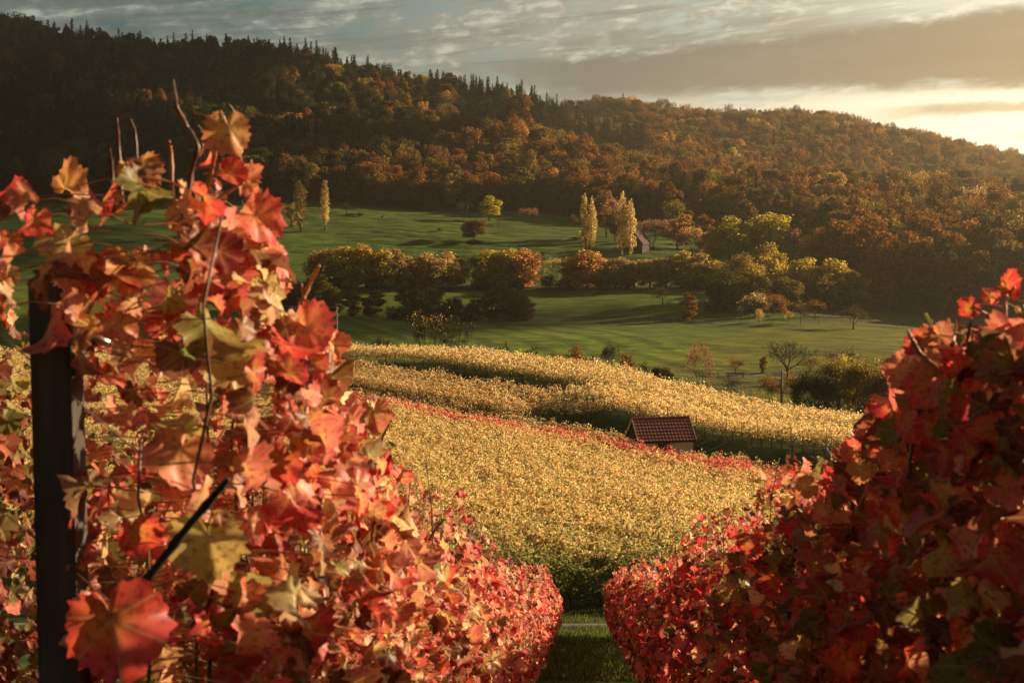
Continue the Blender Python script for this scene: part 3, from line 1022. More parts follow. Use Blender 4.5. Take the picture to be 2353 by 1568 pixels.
def near_row(cx0, d0, d1, wts_near, wts_far, label, group, dens=1.0, top_add=0.0, cut=None, canes=True, lods=None, bottom=0.45, hero=None, shade_side=1.0, name='red_grapevine_row'):
    """a trellised row close to the camera; its centre line is x = cx0 + 0.05 (d - 3)"""
    rt = tag(empty(name, (cx0, max(d0, 0.1), h1(cx0, max(d0, .1)))), label, 'vine row', group)
    org = np.array(rt.location)
    Vs, Fs, Cs, Ls, off = {}, {}, {}, {}, {}
    bins = lods or [(d0, 8, 'hi', 760), (8, 17, 'mid', 620), (17, d1, 'low', 480)]
    stalks = MB()
    for (a, b, lod, per) in bins:
        a, b = max(a, d0), min(b, d1)
        if b <= a:
            continue
        n = int((b - a) * per * dens)
        d = rng.uniform(a, b, n)
        x0 = cx0 + 0.05 * (d - 3)
        g = H(x0, d)
        top = np.interp(d, TOPX, TOPZ) + top_add + 0.30 * (vnoise(d / 0.55, d * 0 + cx0 * 9, 31) - 0.55) + 0.22 * (vnoise(d / 2.3, d * 0 + cx0 * 9, 32) - 0.5)
        v = rng.beta(1.25, 1.0, n)
        bot = g + bottom
        z = bot + v * (top - bot)
        spike = rng.random(n) < 0.045
        z = np.where(spike, top + rng.uniform(0.0, 0.34, n), z)
        sg = np.where(rng.random(n) < 0.5, -1, 1)
        half = (0.13 + 0.16 * np.sqrt(np.clip(1 - np.abs(2 * v - 0.95) ** 2.2, 0, 1))) * (0.6 + 0.8 * vnoise(d / 0.45, z / 0.4 + cx0, 33))
        off_ = sg * half * np.sqrt(rng.uniform(0.1, 1, n)) * np.where(spike, 0.25, 1)
        P = np.stack([x0 + off_, d + rng.normal(0, .03, n), z], 1)
        N = np.stack([sg * 1.0, np.full(n, -0.15), np.full(n, 0.35) + (v > .88) * .5], 1) + rng.normal(0, 0.55, (n, 3))
        D = np.stack([sg * 0.35, np.zeros(n), np.full(n, -1.0)], 1) + rng.normal(0, 0.45, (n, 3))
        sc = np.clip(rng.normal(0.047, 0.016, n), 0.018, 0.095) * np.where(spike, 0.7, 1) * (1.12 if lod == 'low' else 1)
        if cut is not None:
            m = ~cut(P)
            P, N, D, sc, d, v = P[m], N[m], D[m], sc[m], d[m], v[m]
        f = np.clip((d - 3) / 12, 0, 1)
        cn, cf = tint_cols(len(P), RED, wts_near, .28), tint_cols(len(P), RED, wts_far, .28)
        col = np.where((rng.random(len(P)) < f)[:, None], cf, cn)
        if hero is not None and lod == 'hi':
            hp = np.array([[ray(px, py)[0] * dd, dd, zpy(px, py, dd)] for px, py, dd, *_ in hero])
            hs = np.array([q[3] / FPX * q[2] / 1.7 for q in hero])
            hc = np.array([q[4] for q in hero])
            nh = np.array([q[5] for q in hero], float)
            tip = np.array([q[6] for q in hero], float)
            hp = hp - tip / np.linalg.norm(tip, axis=1, keepdims=True) * hs[:, None] * 0.35
            P, N, D, sc, col = np.concatenate([P, hp]), np.concatenate([N, nh]), np.concatenate([D, tip]), np.concatenate([sc, hs]), np.concatenate([col, hc])
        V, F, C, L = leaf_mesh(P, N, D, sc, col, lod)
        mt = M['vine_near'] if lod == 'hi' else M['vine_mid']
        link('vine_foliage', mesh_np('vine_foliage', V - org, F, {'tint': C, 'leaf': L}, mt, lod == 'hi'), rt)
        if lod == 'hi' and canes:
            for i in range(len(P)):               # a stalk for every near leaf
                p = P[i]
                nn = N[i] / np.linalg.norm(N[i])
                back = np.array([-(p[0] - (cx0 + 0.05 * (p[1] - 3))) * 0.5, rng.normal(0, .02), rng.uniform(-.01, .05)]) - nn * 0.02
                stalks.tube(np.array([p, p + back * 0.5 + np.array([0, 0, .008]), p + back]) - org, [0.0012, 0.0014, 0.0019], 4, False)
    if canes:
        d = d0 + 0.1
        while d < min(d1, 26):
            x0 = cx0 + 0.05 * (d - 3) + rng.normal(0, 0.07)
            tz = float(np.interp(d, TOPX, TOPZ)) + top_add
            g = h1(x0, d)
            hgt = tz - g + (rng.uniform(0.12, 0.48) if rng.random() < .42 else rng.uniform(-.5, 0.05))
            zz = np.linspace(0.75, hgt, 9)
            wx, wy = np.cumsum(rng.normal(0, 0.022, 9)), np.cumsum(rng.normal(0, 0.03, 9))
            Pq = np.stack([x0 + wx, d + wy, g + zz], 1)
            if cut is None or not cut(Pq[-2:]).any():
                canes_mb = MB()
                canes_mb.tube(Pq - org, np.linspace(0.0055, 0.0026, 9), 5)
                canes_mb.build('cane', M['cane'], rt, True)
            d += rng.uniform(0.08, 0.19) * (1 if d < 9 else 3.2)
        stalks.build('leaf_stalks', M['petiole'], rt, True)
    d = d0 + 0.5                                  # trunks, one part each
    while d < min(d1, 24):
        x0 = cx0 + 0.05 * (d - 3)
        g = h1(x0, d)
        mb = MB()
        Pq = np.array([[0, 0, -.1], [.02, .03, .25], [-.02, .05, .5], [.01, .02, .8], [0, .25, .95], [0, .5, .98]]) + rng.normal(0, .015, (6, 3))
        mb.tube(Pq + np.array([x0, d, g]) - org, [.036, .032, .028, .026, .018, .012], 7)
        mb.build('vine_trunk', M['vine_bark'], rt, True)
        d += 1.15
    return rt


def at_px(px, py, d):
    return np.array([ray(px, py)[0] * d, d, zpy(px, py, d)])


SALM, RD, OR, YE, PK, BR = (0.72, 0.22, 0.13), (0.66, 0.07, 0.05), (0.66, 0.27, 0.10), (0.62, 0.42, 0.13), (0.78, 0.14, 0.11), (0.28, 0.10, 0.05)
F_ = (0.35, -0.8, 0.35)
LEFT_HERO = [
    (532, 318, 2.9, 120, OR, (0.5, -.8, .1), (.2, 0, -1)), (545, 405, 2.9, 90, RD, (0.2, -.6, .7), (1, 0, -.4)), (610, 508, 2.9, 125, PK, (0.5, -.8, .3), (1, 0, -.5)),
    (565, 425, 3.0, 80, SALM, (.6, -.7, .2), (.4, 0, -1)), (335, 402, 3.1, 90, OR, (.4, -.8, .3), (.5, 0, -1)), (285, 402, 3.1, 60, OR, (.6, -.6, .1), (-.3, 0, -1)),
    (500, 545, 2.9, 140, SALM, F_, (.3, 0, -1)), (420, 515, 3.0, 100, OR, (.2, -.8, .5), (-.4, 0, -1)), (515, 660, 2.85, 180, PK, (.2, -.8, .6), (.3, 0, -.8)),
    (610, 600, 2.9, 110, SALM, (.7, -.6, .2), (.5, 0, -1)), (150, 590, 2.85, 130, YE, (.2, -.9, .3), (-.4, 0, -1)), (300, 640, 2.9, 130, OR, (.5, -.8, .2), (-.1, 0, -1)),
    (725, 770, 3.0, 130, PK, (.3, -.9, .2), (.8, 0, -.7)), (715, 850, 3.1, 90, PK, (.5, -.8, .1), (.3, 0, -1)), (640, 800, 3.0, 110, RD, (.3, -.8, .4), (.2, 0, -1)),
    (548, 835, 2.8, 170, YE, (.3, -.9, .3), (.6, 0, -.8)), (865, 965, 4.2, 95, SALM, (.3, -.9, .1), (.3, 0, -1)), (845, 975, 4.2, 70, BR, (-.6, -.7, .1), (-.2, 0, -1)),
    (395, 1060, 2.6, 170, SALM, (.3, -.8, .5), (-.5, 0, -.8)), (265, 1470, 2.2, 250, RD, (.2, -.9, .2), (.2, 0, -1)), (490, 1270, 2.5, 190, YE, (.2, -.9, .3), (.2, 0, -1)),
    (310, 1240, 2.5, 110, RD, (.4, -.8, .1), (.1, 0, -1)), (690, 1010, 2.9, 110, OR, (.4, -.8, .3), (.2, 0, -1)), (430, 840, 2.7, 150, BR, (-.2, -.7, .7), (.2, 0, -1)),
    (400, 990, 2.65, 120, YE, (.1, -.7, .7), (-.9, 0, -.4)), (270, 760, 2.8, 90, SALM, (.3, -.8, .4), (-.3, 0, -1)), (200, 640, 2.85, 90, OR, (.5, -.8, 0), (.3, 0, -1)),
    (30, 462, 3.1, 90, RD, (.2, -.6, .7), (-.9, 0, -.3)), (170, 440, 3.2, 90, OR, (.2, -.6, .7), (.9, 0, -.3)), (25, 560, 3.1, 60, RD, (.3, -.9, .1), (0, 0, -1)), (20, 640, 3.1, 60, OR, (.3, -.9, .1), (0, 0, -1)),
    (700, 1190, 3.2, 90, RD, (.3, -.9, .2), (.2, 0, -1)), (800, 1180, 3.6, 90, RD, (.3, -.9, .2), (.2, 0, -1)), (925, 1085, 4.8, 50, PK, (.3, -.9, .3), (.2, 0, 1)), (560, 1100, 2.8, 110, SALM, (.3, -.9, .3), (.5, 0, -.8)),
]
RIGHT_HERO = [
    (2165, 840, 3.1, 140, OR, (-.2, -.8, .5), (-.1, 0, 1)), (2072, 865, 3.2, 95, SALM, (-.3, -.8, .3), (-.5, 0, -1)), (2120, 905, 3.1, 100, PK, (-.2, -.9, .3), (-.3, 0, -1)), (2222, 712, 3.0, 55, RD, (-.3, -.8, .3), (-.8, 0, -.6)),
    (2278, 672, 3.0, 50, PK, (-.3, -.8, .3), (.2, 0, 1)), (2318, 668, 3.0, 60, RD, (-.2, -.8, .5), (.7, 0, -.7)), (2170, 775, 3.0, 60, SALM, (-.2, -.8, .4), (.8, 0, -.5)), (2300, 800, 2.9, 100, PK, (-.3, -.8, .4), (.2, 0, -1)),
    (2185, 910, 3.0, 110, SALM, (-.2, -.9, .3), (.1, 0, -1)), (2240, 930, 2.9, 110, RD, (-.2, -.9, .3), (.7, 0, -.6)), (2090, 985, 3.1, 90, PK, (-.3, -.9, .3), (-.5, 0, -.8)), (2150, 1000, 3.0, 110, RD, (-.3, -.8, .3), (.2, 0, -1)),
    (1950, 1033, 4.0, 55, PK, (-.3, -.9, .2), (-.9, 0, .2)), (1845, 1120, 4.6, 60, OR, (-.2, -.9, .3), (-.9, 0, -.3)), (1980, 1090, 3.6, 70, OR, (-.3, -.8, .4), (-.3, 0, -1)), (1715, 1255, 5.6, 60, RD, (-.3, -.9, .2), (-.2, 0, -1)),
    (2280, 1010, 2.8, 90, RD, (-.2, -.9, .3), (-.4, 0, -1)), (2200, 1060, 2.9, 90, OR, (-.3, -.8, .4), (.4, 0, -1)), (1900, 1180, 4.2, 70, SALM, (-.3, -.8, .4), (.2, 0, -1)), (2040, 1060, 3.4, 70, SALM, (-.3, -.8, .4), (-.7, 0, -.5)),
]


SIL_L = np.array([(-400, 470), (0, 455), (120, 430), (200, 415), (260, 385), (330, 365), (420, 430), (470, 330), (490, 262), (570, 262), (600, 360), (655, 480), (660, 600), (700, 690), (770, 720), (790, 860), (905, 925), (930, 1060), (1040, 1190)])
SIL_R = np.array([(1600, 1290), (1720, 1215), (1840, 1105), (1960, 1000), (2040, 880), (2060, 820), (2130, 760), (2200, 740), (2260, 760), (2352, 720), (2700, 640)])


def right_cut(P):
    px, py = to_px(P[:, 0], P[:, 1], P[:, 2])
    return (P[:, 1] < 6) & (py < np.interp(px, SIL_R[:, 0], SIL_R[:, 1]) + 10)


def left_cut(P):
    """the row begins at its end post, nothing nearer than that on the left of it"""
    px, py = to_px(P[:, 0], P[:, 1], P[:, 2])
    near = P[:, 1] < 3.3
    rn = (np.sin(P[:, 0] * 9731.7 + P[:, 2] * 5113.3) * 43758.5) % 1.0
    return (near & (px < 175) & ((py > 745) | (rn > .55))) | ((P[:, 1] < 6) & (py < np.interp(px, SIL_L[:, 0], SIL_L[:, 1]) + 12))


LEFT_W, FAR_W = (3.4, 4.6, 3.4, 1.3, 0.5, 4.8, 1.2), (3.4, 4.5, 3.6, 1.5, 0.5, 2.8, 0.8)  # near mix has extra dark brown leaves standing in for shaded ones
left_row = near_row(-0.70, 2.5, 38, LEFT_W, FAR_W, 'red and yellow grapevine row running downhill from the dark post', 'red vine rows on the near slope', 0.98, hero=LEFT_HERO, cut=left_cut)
right_row = near_row(1.13, 2.1, 41, (4.5, 3, 1.6, 0.8, 0.4, 8, 4.5), (4.5, 4, 2.4, 1.0, 0.4, 4.5, 1.6), 'red grapevine row, mostly in shade, climbing beside the grass alley', 'red vine rows on the near slope', 1.8, hero=RIGHT_HERO, cut=right_cut)  # dark weights paint part of this row's shade into its leaves
near_row(-2.05, 3.6, 38, (.2, .3, .6, .2, .3, 7, 6), (.2, .3, .6, .2, .3, 7, 6), 'shaded red grapevine row behind the dark end post', 'red vine rows on the near slope', 1.6, 0.36, canes=False, lods=[(3.6, 10, 'mid', 520), (10, 38, 'low', 260)])  # dark brown and olive leaf colours here stand in for deep shade
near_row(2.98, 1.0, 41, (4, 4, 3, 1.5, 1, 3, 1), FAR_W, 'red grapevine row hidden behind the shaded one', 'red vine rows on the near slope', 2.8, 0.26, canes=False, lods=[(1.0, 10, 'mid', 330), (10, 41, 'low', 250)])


def shoot(pts, d, r0, r1, parent, mat):
    P = np.array([at_px(a, b, d + 0.03 * i * ((i % 2) - .5)) for i, (a, b) in enumerate(pts)])
    q = np.linspace(0, len(P) - 1, len(P) * 4)
    P = np.stack([np.interp(q, np.arange(len(P)), P[:, j]) for j in range(3)], 1)
    mb = MB()
    rr = np.linspace(r0, r1, len(P)) * (1 + 0.35 * (np.arange(len(P)) % 4 == 0))
    mb.tube(P - np.array(parent.location), rr, 6)
    return mb.build('bare_shoot', mat, parent, True)


for pts, d, r0, r1, mt in (
        ([(425, 500), (437, 400), (455, 335), (430, 292), (405, 245), (398, 185)], 3.0, .0075, .0035, 'cane'), ([(255, 500), (258, 400), (250, 335)], 3.0, .006, .0035, 'cane'), ([(280, 470), (272, 330), (268, 272)], 3.15, .005, .003, 'cane'),
        ([(396, 470), (393, 350), (388, 325)], 3.0, .0045, .0035, 'petiole'), ([(318, 420), (310, 300), (300, 275)], 3.2, .004, .002, 'cane'), ([(455, 500), (485, 400), (497, 330), (498, 258)], 2.95, .005, .004, 'petiole'),
        ([(430, 530), (500, 455), (560, 420)], 2.9, .004, .0025, 'petiole'), ([(690, 700), (712, 650), (733, 610)], 3.1, .005, .0035, 'petiole'), ([(700, 690), (692, 650)], 3.1, .0035, .0025, 'petiole'), ([(625, 700), (632, 660)], 3.1, .003, .0025, 'petiole'),
        ([(330, 1340), (430, 1210), (525, 1100)], 2.35, .0085, .0055, 'vine_bark'), ([(850, 1090), (880, 1000), (905, 950)], 4.4, .005, .003, 'cane'), ([(835, 1060), (848, 1020)], 4.4, .004, .003, 'cane'), ([(985, 1240), (1000, 1215), (1022, 1190)], 6.0, .005, .004, 'cane'),
        ([(545, 420), (560, 285), (522, 235)], 3.1, .003, .002, 'cane')):
    shoot(pts, d, r0, r1, left_row, M[mt])
for pts, d, r0, r1, mt in (
        ([(2165, 860), (2112, 810), (2092, 775), (2086, 760)], 3.1, .006, .004, 'petiole'), ([(2060, 1110), (2048, 1040), (2032, 982)], 3.6, .006, .004, 'cane'), ([(2380, 800), (2310, 745), (2235, 705)], 3.0, .006, .003, 'petiole'), ([(2310, 750), (2308, 690), (2330, 660)], 3.0, .004, .003, 'petiole'),
        ([(2235, 705), (2275, 672)], 3.0, .003, .0025, 'petiole'), ([(2200, 830), (2222, 780), (2230, 740)], 3.0, .0045, .003, 'cane'), ([(1820, 1290), (1826, 1230)], 5.2, .006, .005, 'cane'), ([(2085, 1100), (2100, 990), (2110, 940)], 3.2, .006, .004, 'cane'), ([(2275, 810), (2262, 770)], 2.9, .004, .003, 'petiole')):
    shoot(pts, d, r0, r1, right_row, M[mt])

# end post with its strainer bracket, wires
pd = 3.02
px0 = at_px(126, 640, pd)
post = tag(empty('trellis_post', (px0[0], pd, h1(px0[0], pd))), 'dark squared wooden end post left of the red vines', 'post')
ph_ = px0[2] - h1(px0[0], pd)
mb = MB()
mb.box((0, 0, ph_ / 2 - 0.2), (0.088, 0.088, ph_ + 0.4), None, 0.97)
mb.build('timber', M['wood'], post)
zb = zpy(165, 770, pd) - post.location[2]
mb = MB()
mb.box((0.052, -0.02, zb), (0.016, 0.06, 0.16))
mb.box((0.070, -0.02, zb + 0.02), (0.03, 0.014, 0.014))
mb.tube([(0.05, -0.03, zb + .01), (0.09, -0.035, zb + 0.0), (0.12, -0.03, zb - 0.015)], .008, 8)
mb.build('wire_strainer', M['metal'], post, True)
for k, dz in enumerate((0.0, -0.38, -0.75)):
    mb = MB()
    P = [(px0[0] - 0.10, pd - .05, zpy(165, 765, pd) + dz)]
    for d in np.arange(pd, 37, 0.6):
        P.append((-0.70 + 0.05 * (d - 3) - 0.05, d, float(np.interp(d, TOPX, TOPZ)) - 0.42 + dz + 0.01 * math.sin(d * 2)))
    mb.tube(np.array(P), 0.0016, 4)
    o = mb.build('trellis_wire', M['metal'], None)
    tag(o, ('thin upper', 'thin middle', 'thin lower')[k] + ' steel wire strung from the dark end post along the vines', 'wire', 'trellis wires')

# ------------------------------------------------------------------ grass between the rows and along the path
def grass_patch():
    n = 46000
    y = rng.uniform(24, 48, n)
    x = rng.uniform(-2.5, 9, n)
    keep = (np.abs(y - 43.1 + .15 * np.sin(x * 2.3)) > 0.33)
    x, y = x[keep], y[keep]
    n = len(x)
    z = H(x, y)
    a = rng.uniform(0, 6.28, n)
    hh = rng.uniform(0.05, 0.16, n) * (0.6 + vnoise(x, y, 44))
    w = 0.012
    dx, dy = np.cos(a) * w, np.sin(a) * w
    lx, ly = rng.normal(0, .05, n), rng.normal(0, .05, n)
    V = np.stack([np.stack([x - dx, y - dy, z - .01], 1), np.stack([x + dx, y + dy, z - .01], 1), np.stack([x + lx, y + ly, z + hh], 1)], 1).reshape(-1, 3)
    T = np.arange(n * 3).reshape(-1, 3)
    tint = np.repeat(rng.uniform(.7, 1.4, n), 3)
    m = foliage_mat('grass_blades', (0.085, 0.125, 0.030), (0.085, 0.125, 0.030), 0.5, cc=(0.20, 0.19, 0.06))
    tag(link('grass', mesh_np('grass', V, [T], {'tint': tint}, m)), 'short green grass between the red vine rows', 'grass', kind='stuff')


grass_patch()


# ------------------------------------------------------------------ tree prototypes (height, width in metres; foot at the origin)
def blob_leaves(centers, radii, per, size, up=0.25, shell=0.55, squash=0.85):
    P, N, Tn, Sz = [], [], [], []
    for c, r_ in zip(centers, radii):
        n = max(6, int(per * r_ * r_))
        dr = rng.normal(size=(n, 3))
        dr /= np.linalg.norm(dr, axis=1, keepdims=True)
        rad = r_ * (shell + (1 - shell) * rng.random((n, 1)) ** 0.6) * (0.85 + 0.3 * rng.random((n, 1)))
        rad = rad * np.where(rng.random((n, 1)) < .10, rng.uniform(1.1, 1.55, (n, 1)), 1)
        P.append(np.asarray(c) + dr * rad * np.array([1, 1, squash]))
        N.append(dr + np.array([0, 0, up]) + rng.normal(0, .45, (n, 3)))
        Tn.append(np.full(n, rng.uniform(0.82, 1.18)) * np.exp(rng.normal(0, 0.20, n)))
        Sz.append(size * rng.uniform(0.6, 1.3, n))
    return np.concatenate(P), np.concatenate(N), np.concatenate(Tn), np.concatenate(Sz)


def crown_mesh(name, P, N, Tn, Sz, mat, stretch=1.2):
    V, T = quad_leaves(P, N, Sz, stretch, 0.25)
    return mesh_np(name, V, [T], {'tint': np.repeat(Tn, 4)}, mat)


def branch(mb, p, d, length, r, depth, spread=0.55, up=0.18, n=2, tips=None, seg=3, droop=0.0, minr=0.012):
    P = [np.array(p, float)]
    dd = np.array(d, float) / np.linalg.norm(d)
    for i in range(seg):
        dd = dd + rng.normal(0, 0.13, 3) + np.array([0, 0, up * 0.35 - droop])
        dd /= np.linalg.norm(dd)
        P.append(P[-1] + dd * length / seg)
    r1 = max(r * 0.62, minr)
    mb.tube(np.array(P), np.linspace(r, r1, seg + 1), 5 if r > .06 else 3, False)
    if depth <= 0:
        if tips is not None:
            tips.append((P[-1], dd))
        return
    kids = n + (1 if rng.random() < 0.5 else 0)
    a0 = rng.uniform(0, 6.28)
    for k in range(kids):
        ax = np.cross(dd, [0.3, 0.2, 1.0])
        ax /= np.linalg.norm(ax) + 1e-9
        bx = np.cross(dd, ax)
        a = a0 + k * 2 * math.pi / kids + rng.normal(0, .3)
        sp = spread * rng.uniform(.7, 1.3)
        nd = dd * math.cos(sp) + (ax * math.cos(a) + bx * math.sin(a)) * math.sin(sp) + np.array([0, 0, up])
        at = P[-1] if k < 2 else P[-2]
        branch(mb, at, nd, length * rng.uniform(.62, .85), r1, depth - 1, spread, up, n, tips, seg, droop, minr)


def leaf_at_tips(tips, per, size, sp=0.35):
    P, N = [], []
    for p, d in tips:
        n = rng.poisson(per)
        P.append(p + rng.normal(0, sp, (n, 3)))
        N.append(rng.normal(0, 1, (n, 3)) + np.array([0, 0, .3]))
    P, N = np.concatenate(P), np.concatenate(N)
    return P, N, np.exp(rng.normal(0, .25, len(P))), size * rng.uniform(.6, 1.3, len(P))


PROTO = {}


def add_proto(kind, h, w, trunk, crown):
    PROTO.setdefault(kind, []).append((h, w, trunk, crown))


def proto_oak(kind, Hh, W, nb, per, size, base=0.16, flat=1.0, top=0.5):
    """broad crown: many lobes round an uneven ellipsoid, trunk with limbs"""
    mb = MB()
    cz, rz = Hh * (base + 1) / 2, Hh * (1 - base) / 2
    C, Rr = [], []
    while len(C) < nb:
        d = rng.normal(size=3)
        d /= np.linalg.norm(d)
        rr = rng.uniform(.45, .86)
        c = np.array([d[0] * W / 2 * rr, d[1] * W / 2 * rr, cz + d[2] * rz * rr * flat])
        if c[2] < cz and rng.random() < top * (1 - (c[2] / cz)):
            continue
        C.append(c)
        Rr.append(W * rng.uniform(.11, .21))
    P, N, Tn, Sz = blob_leaves(C, Rr, per, size)
    P[:, 2] = np.maximum(P[:, 2], Hh * 0.04)
    mb.tube(np.array([[0, 0, -.6], [.1, 0, Hh * .2], [0, .15, Hh * .45], [.1, 0, Hh * .8]]), [Hh * .018, Hh * .014, Hh * .010, Hh * .003], 6)
    for c in C[::2]:
        b = np.array([0, 0, min(c[2] * .6, Hh * .5)])
        mid = (b + c) / 2 + np.array([0, 0, .04 * Hh]) * rng.uniform(-.5, .7)
        mb.tube(np.array([b, mid, c]), [Hh * .008, Hh * .005, Hh * .0025], 4, False)
    add_proto(kind, Hh, W, mb.mesh('trunk', M['bark'], True), crown_mesh('crown', P, N, Tn, Sz, M['brown']))


def proto_poplar(kind, Hh, W, stems, per, size):
    mb = MB()
    P_, N_, T_, S_ = [], [], [], []
    for k in range(stems):
        ox = 0 if stems == 1 else (k - (stems - 1) / 2) * W * .46
        top = Hh * (1 if k == 0 else rng.uniform(.86, .97))
        mb.tube(np.array([[ox * .3, 0, -.5], [ox * .6, 0, Hh * .1], [ox, 0, Hh * .3], [ox, 0, top * .95]]), [W * .055, W * .045, W * .03, .03], 6)
        C, Rr = [], []
        zz = Hh * (.10 if stems == 1 else .03)
        while zz < top * .985:
            f = zz / top
            rad = W / (2 if stems == 1 else 3.2) * min(1, (max(f - (.08 if stems == 1 else .0), .01) / .22) ** .6) * (1 - .8 * max(0, (f - .6) / .4) ** 2.2) * rng.uniform(.75, 1.15) + .12
            for q in range(3):
                a = rng.uniform(0, 6.28)
                C.append((ox + math.cos(a) * rad * rng.uniform(.3, .72), math.sin(a) * rad * rng.uniform(.3, .72), zz + rng.normal(0, .3)))
                Rr.append(max(.3, rad * rng.uniform(.22, .50)))
            zz += Hh * .022
        P, N, Tn, Sz = blob_leaves(C, Rr, per, size, 0.1, .5, 1.5)
        P_.append(P), N_.append(N), T_.append(Tn), S_.append(Sz)
    add_proto(kind, Hh, W, mb.mesh('trunk', M['bark'], True), crown_mesh('crown', np.concatenate(P_), np.concatenate(N_), np.concatenate(T_), np.concatenate(S_), M['tan']))


def proto_spruce(kind, Hh, W, n, size):
    mb = MB()
    mb.tube(np.array([[0, 0, -.5], [0, 0, Hh * .5], [0, 0, Hh]]), [Hh * .013, Hh * .008, .02], 6)
    P, N = [], []
    z = Hh * .08
    while z < Hh * .985:
        f = z / Hh
        rad = W / 2 * (1 - f) ** .85 * rng.uniform(.8, 1.1) + .06
        k = max(4, int(n * (1 - f) + 4))
        a = rng.uniform(0, 6.28, k)
        for q in a:
            m = max(2, int(rad / (size * .55)))
            r_ = np.linspace(.15, 1, m) * rad * rng.uniform(.8, 1.1)
            P.append(np.stack([np.cos(q) * r_, np.sin(q) * r_, z - r_ * .32 + rng.normal(0, .05, m)], 1))
            N.append(np.stack([np.cos(q) * .45 + 0 * r_, np.sin(q) * .45 + 0 * r_, np.ones(m)], 1) + rng.normal(0, .3, (m, 3)))
        z += Hh * .034
    P, N = np.concatenate(P), np.concatenate(N)
    add_proto(kind, Hh, W, mb.mesh('trunk', M['bark'], True), crown_mesh('crown', P, N, np.exp(rng.normal(0, .25, len(P))), size * rng.uniform(.7, 1.3, len(P)), M['spruce']))


def fit(mb_v, tips, Hh, W):
    return


def proto_bare(kind, Hh, trunk_f, depth, spread, up, per, size, n=2, r0=.02, droop=0.0, lean=0.0, mat='bark', limbs=4, sp=.3, mr=.0020):
    """winter tree: trunk, limbs and twigs, a few leaves left at the tips"""
    mb, tips = MB(), []
    th = Hh * trunk_f
    mb.tube(np.array([[0, 0, -.5], [lean * .3, 0, th * .5], [lean, .05, th]]), [Hh * r0 * 1.25, Hh * r0, Hh * r0 * .85], 7)
    for k in range(limbs):
        a = k * 2 * math.pi / limbs + rng.normal(0, .3)
        sp_ = spread * rng.uniform(.8, 1.35)
        d = np.array([math.cos(a) * math.sin(sp_), math.sin(a) * math.sin(sp_), math.cos(sp_)])
        branch(mb, (lean, .05, th * rng.uniform(.85, 1)), d, Hh * (1 - trunk_f) * .36, Hh * r0 * .55, depth, spread, up, n, tips, 3, droop, Hh * mr)
    P, N, Tn, Sz = leaf_at_tips(tips, per, size, sp)
    allv = np.concatenate(mb.v)
    hh, ww = allv[:, 2].max(), np.percentile(np.abs(allv[:, :2]), 99) * 2
    tr = mb.mesh('trunk', M[mat], False)
    add_proto(kind, hh, ww, tr, crown_mesh('crown', P, N, Tn, Sz, M['brown']) if len(P) else None)


def proto_bush(kind, Hh, W, nb, per, size):
    mb = MB()
    C, Rr = [], []
    for k in range(nb):
        a, q = rng.uniform(0, 6.28), rng.uniform(0, 1) ** .5
        C.append((math.cos(a) * W * .36 * q, math.sin(a) * W * .36 * q, Hh * rng.uniform(.18, .82) * (1 - .35 * q * q)))
        Rr.append(Hh * rng.uniform(.14, .26))
    P, N, Tn, Sz = blob_leaves(C, Rr, per, size)
    P[:, 2] = np.maximum(P[:, 2], 0.05)
    for c in C:
        mb.tube(np.array([[c[0] * .1, c[1] * .1, -.3], [c[0] * .5, c[1] * .5, c[2] * .6], c]), [.10, .06, .02], 4, False)
    add_proto(kind, Hh, W, mb.mesh('stems', M['bark']), crown_mesh('crown', P, N, Tn, Sz, M['olive']))


for i in range(5):
    proto_oak('oak', 18, 11, 40, 52, 0.52, 0.08)
for i in range(4):
    proto_oak('hedge', 14, 8.5, 60, 62, 0.42, -0.16, 1.0, 0)
for i in range(3):
    proto_oak('oval', 15, 6.5, 38, 100, 0.42, -0.10, 1.0, 0)
for i in range(3):
    proto_oak('forest', 20, 11, 26, 44, 0.62, 0.10, 1.0, .2)
proto_poplar('poplar', 22, 4.6, 1, 70, .36)
proto_poplar('poplar', 22, 4.2, 1, 70, .36)
proto_poplar('twin_poplar', 23, 6.4, 2, 66, .36)
proto_poplar('twin_poplar', 23, 6.6, 2, 66, .36)
for i in range(3):
    proto_spruce('spruce', 20, 7.0, 15, .8)
proto_bare('bare', 11, .22, 5, .50, .12, .12, .22)
proto_bare('bare', 11, .15, 5, .42, .22, .12, .22, limbs=5)
proto_bare('spreading', 10, .26, 5, .62, .05, .0, .2, r0=.034, limbs=6, mr=.0032)
proto_bare('twiggy', 10, .04, 5, .30, .32, .5, .20, r0=.012, limbs=7, sp=.2)
proto_bare('twiggy', 10, .04, 5, .28, .36, .35, .20, r0=.012, limbs=8, sp=.2)
proto_bare('orchard', 6, .30, 4, .66, .06, 6, .26, r0=.026, limbs=4, sp=.32)
proto_bare('orchard', 6, .34, 4, .60, .08, 4, .26, r0=.026, limbs=4, sp=.32)
proto_bare('orchard', 6, .28, 4, .70, .04, 9, .26, r0=.026, limbs=4, sp=.34)
proto_bare('sparse', 12, .20, 5, .46, .14, 2.6, .36, limbs=5, sp=.45)
proto_bare('sparse', 12, .22, 5, .50, .10, 3.4, .36, limbs=5, sp=.45)
for i in range(3):
    proto_bush('bush', 5, 6, 16, 90, .26)
for i in range(2):
    proto_bare('weeping', 11, .16, 5, .40, .10, 4.5, .24, droop=.05, lean=.6, limbs=6, sp=.3)

for i in range(3):
    proto_bare('thicket', 12, .06, 5, .46, .12, 15, .34, limbs=8, sp=.55)

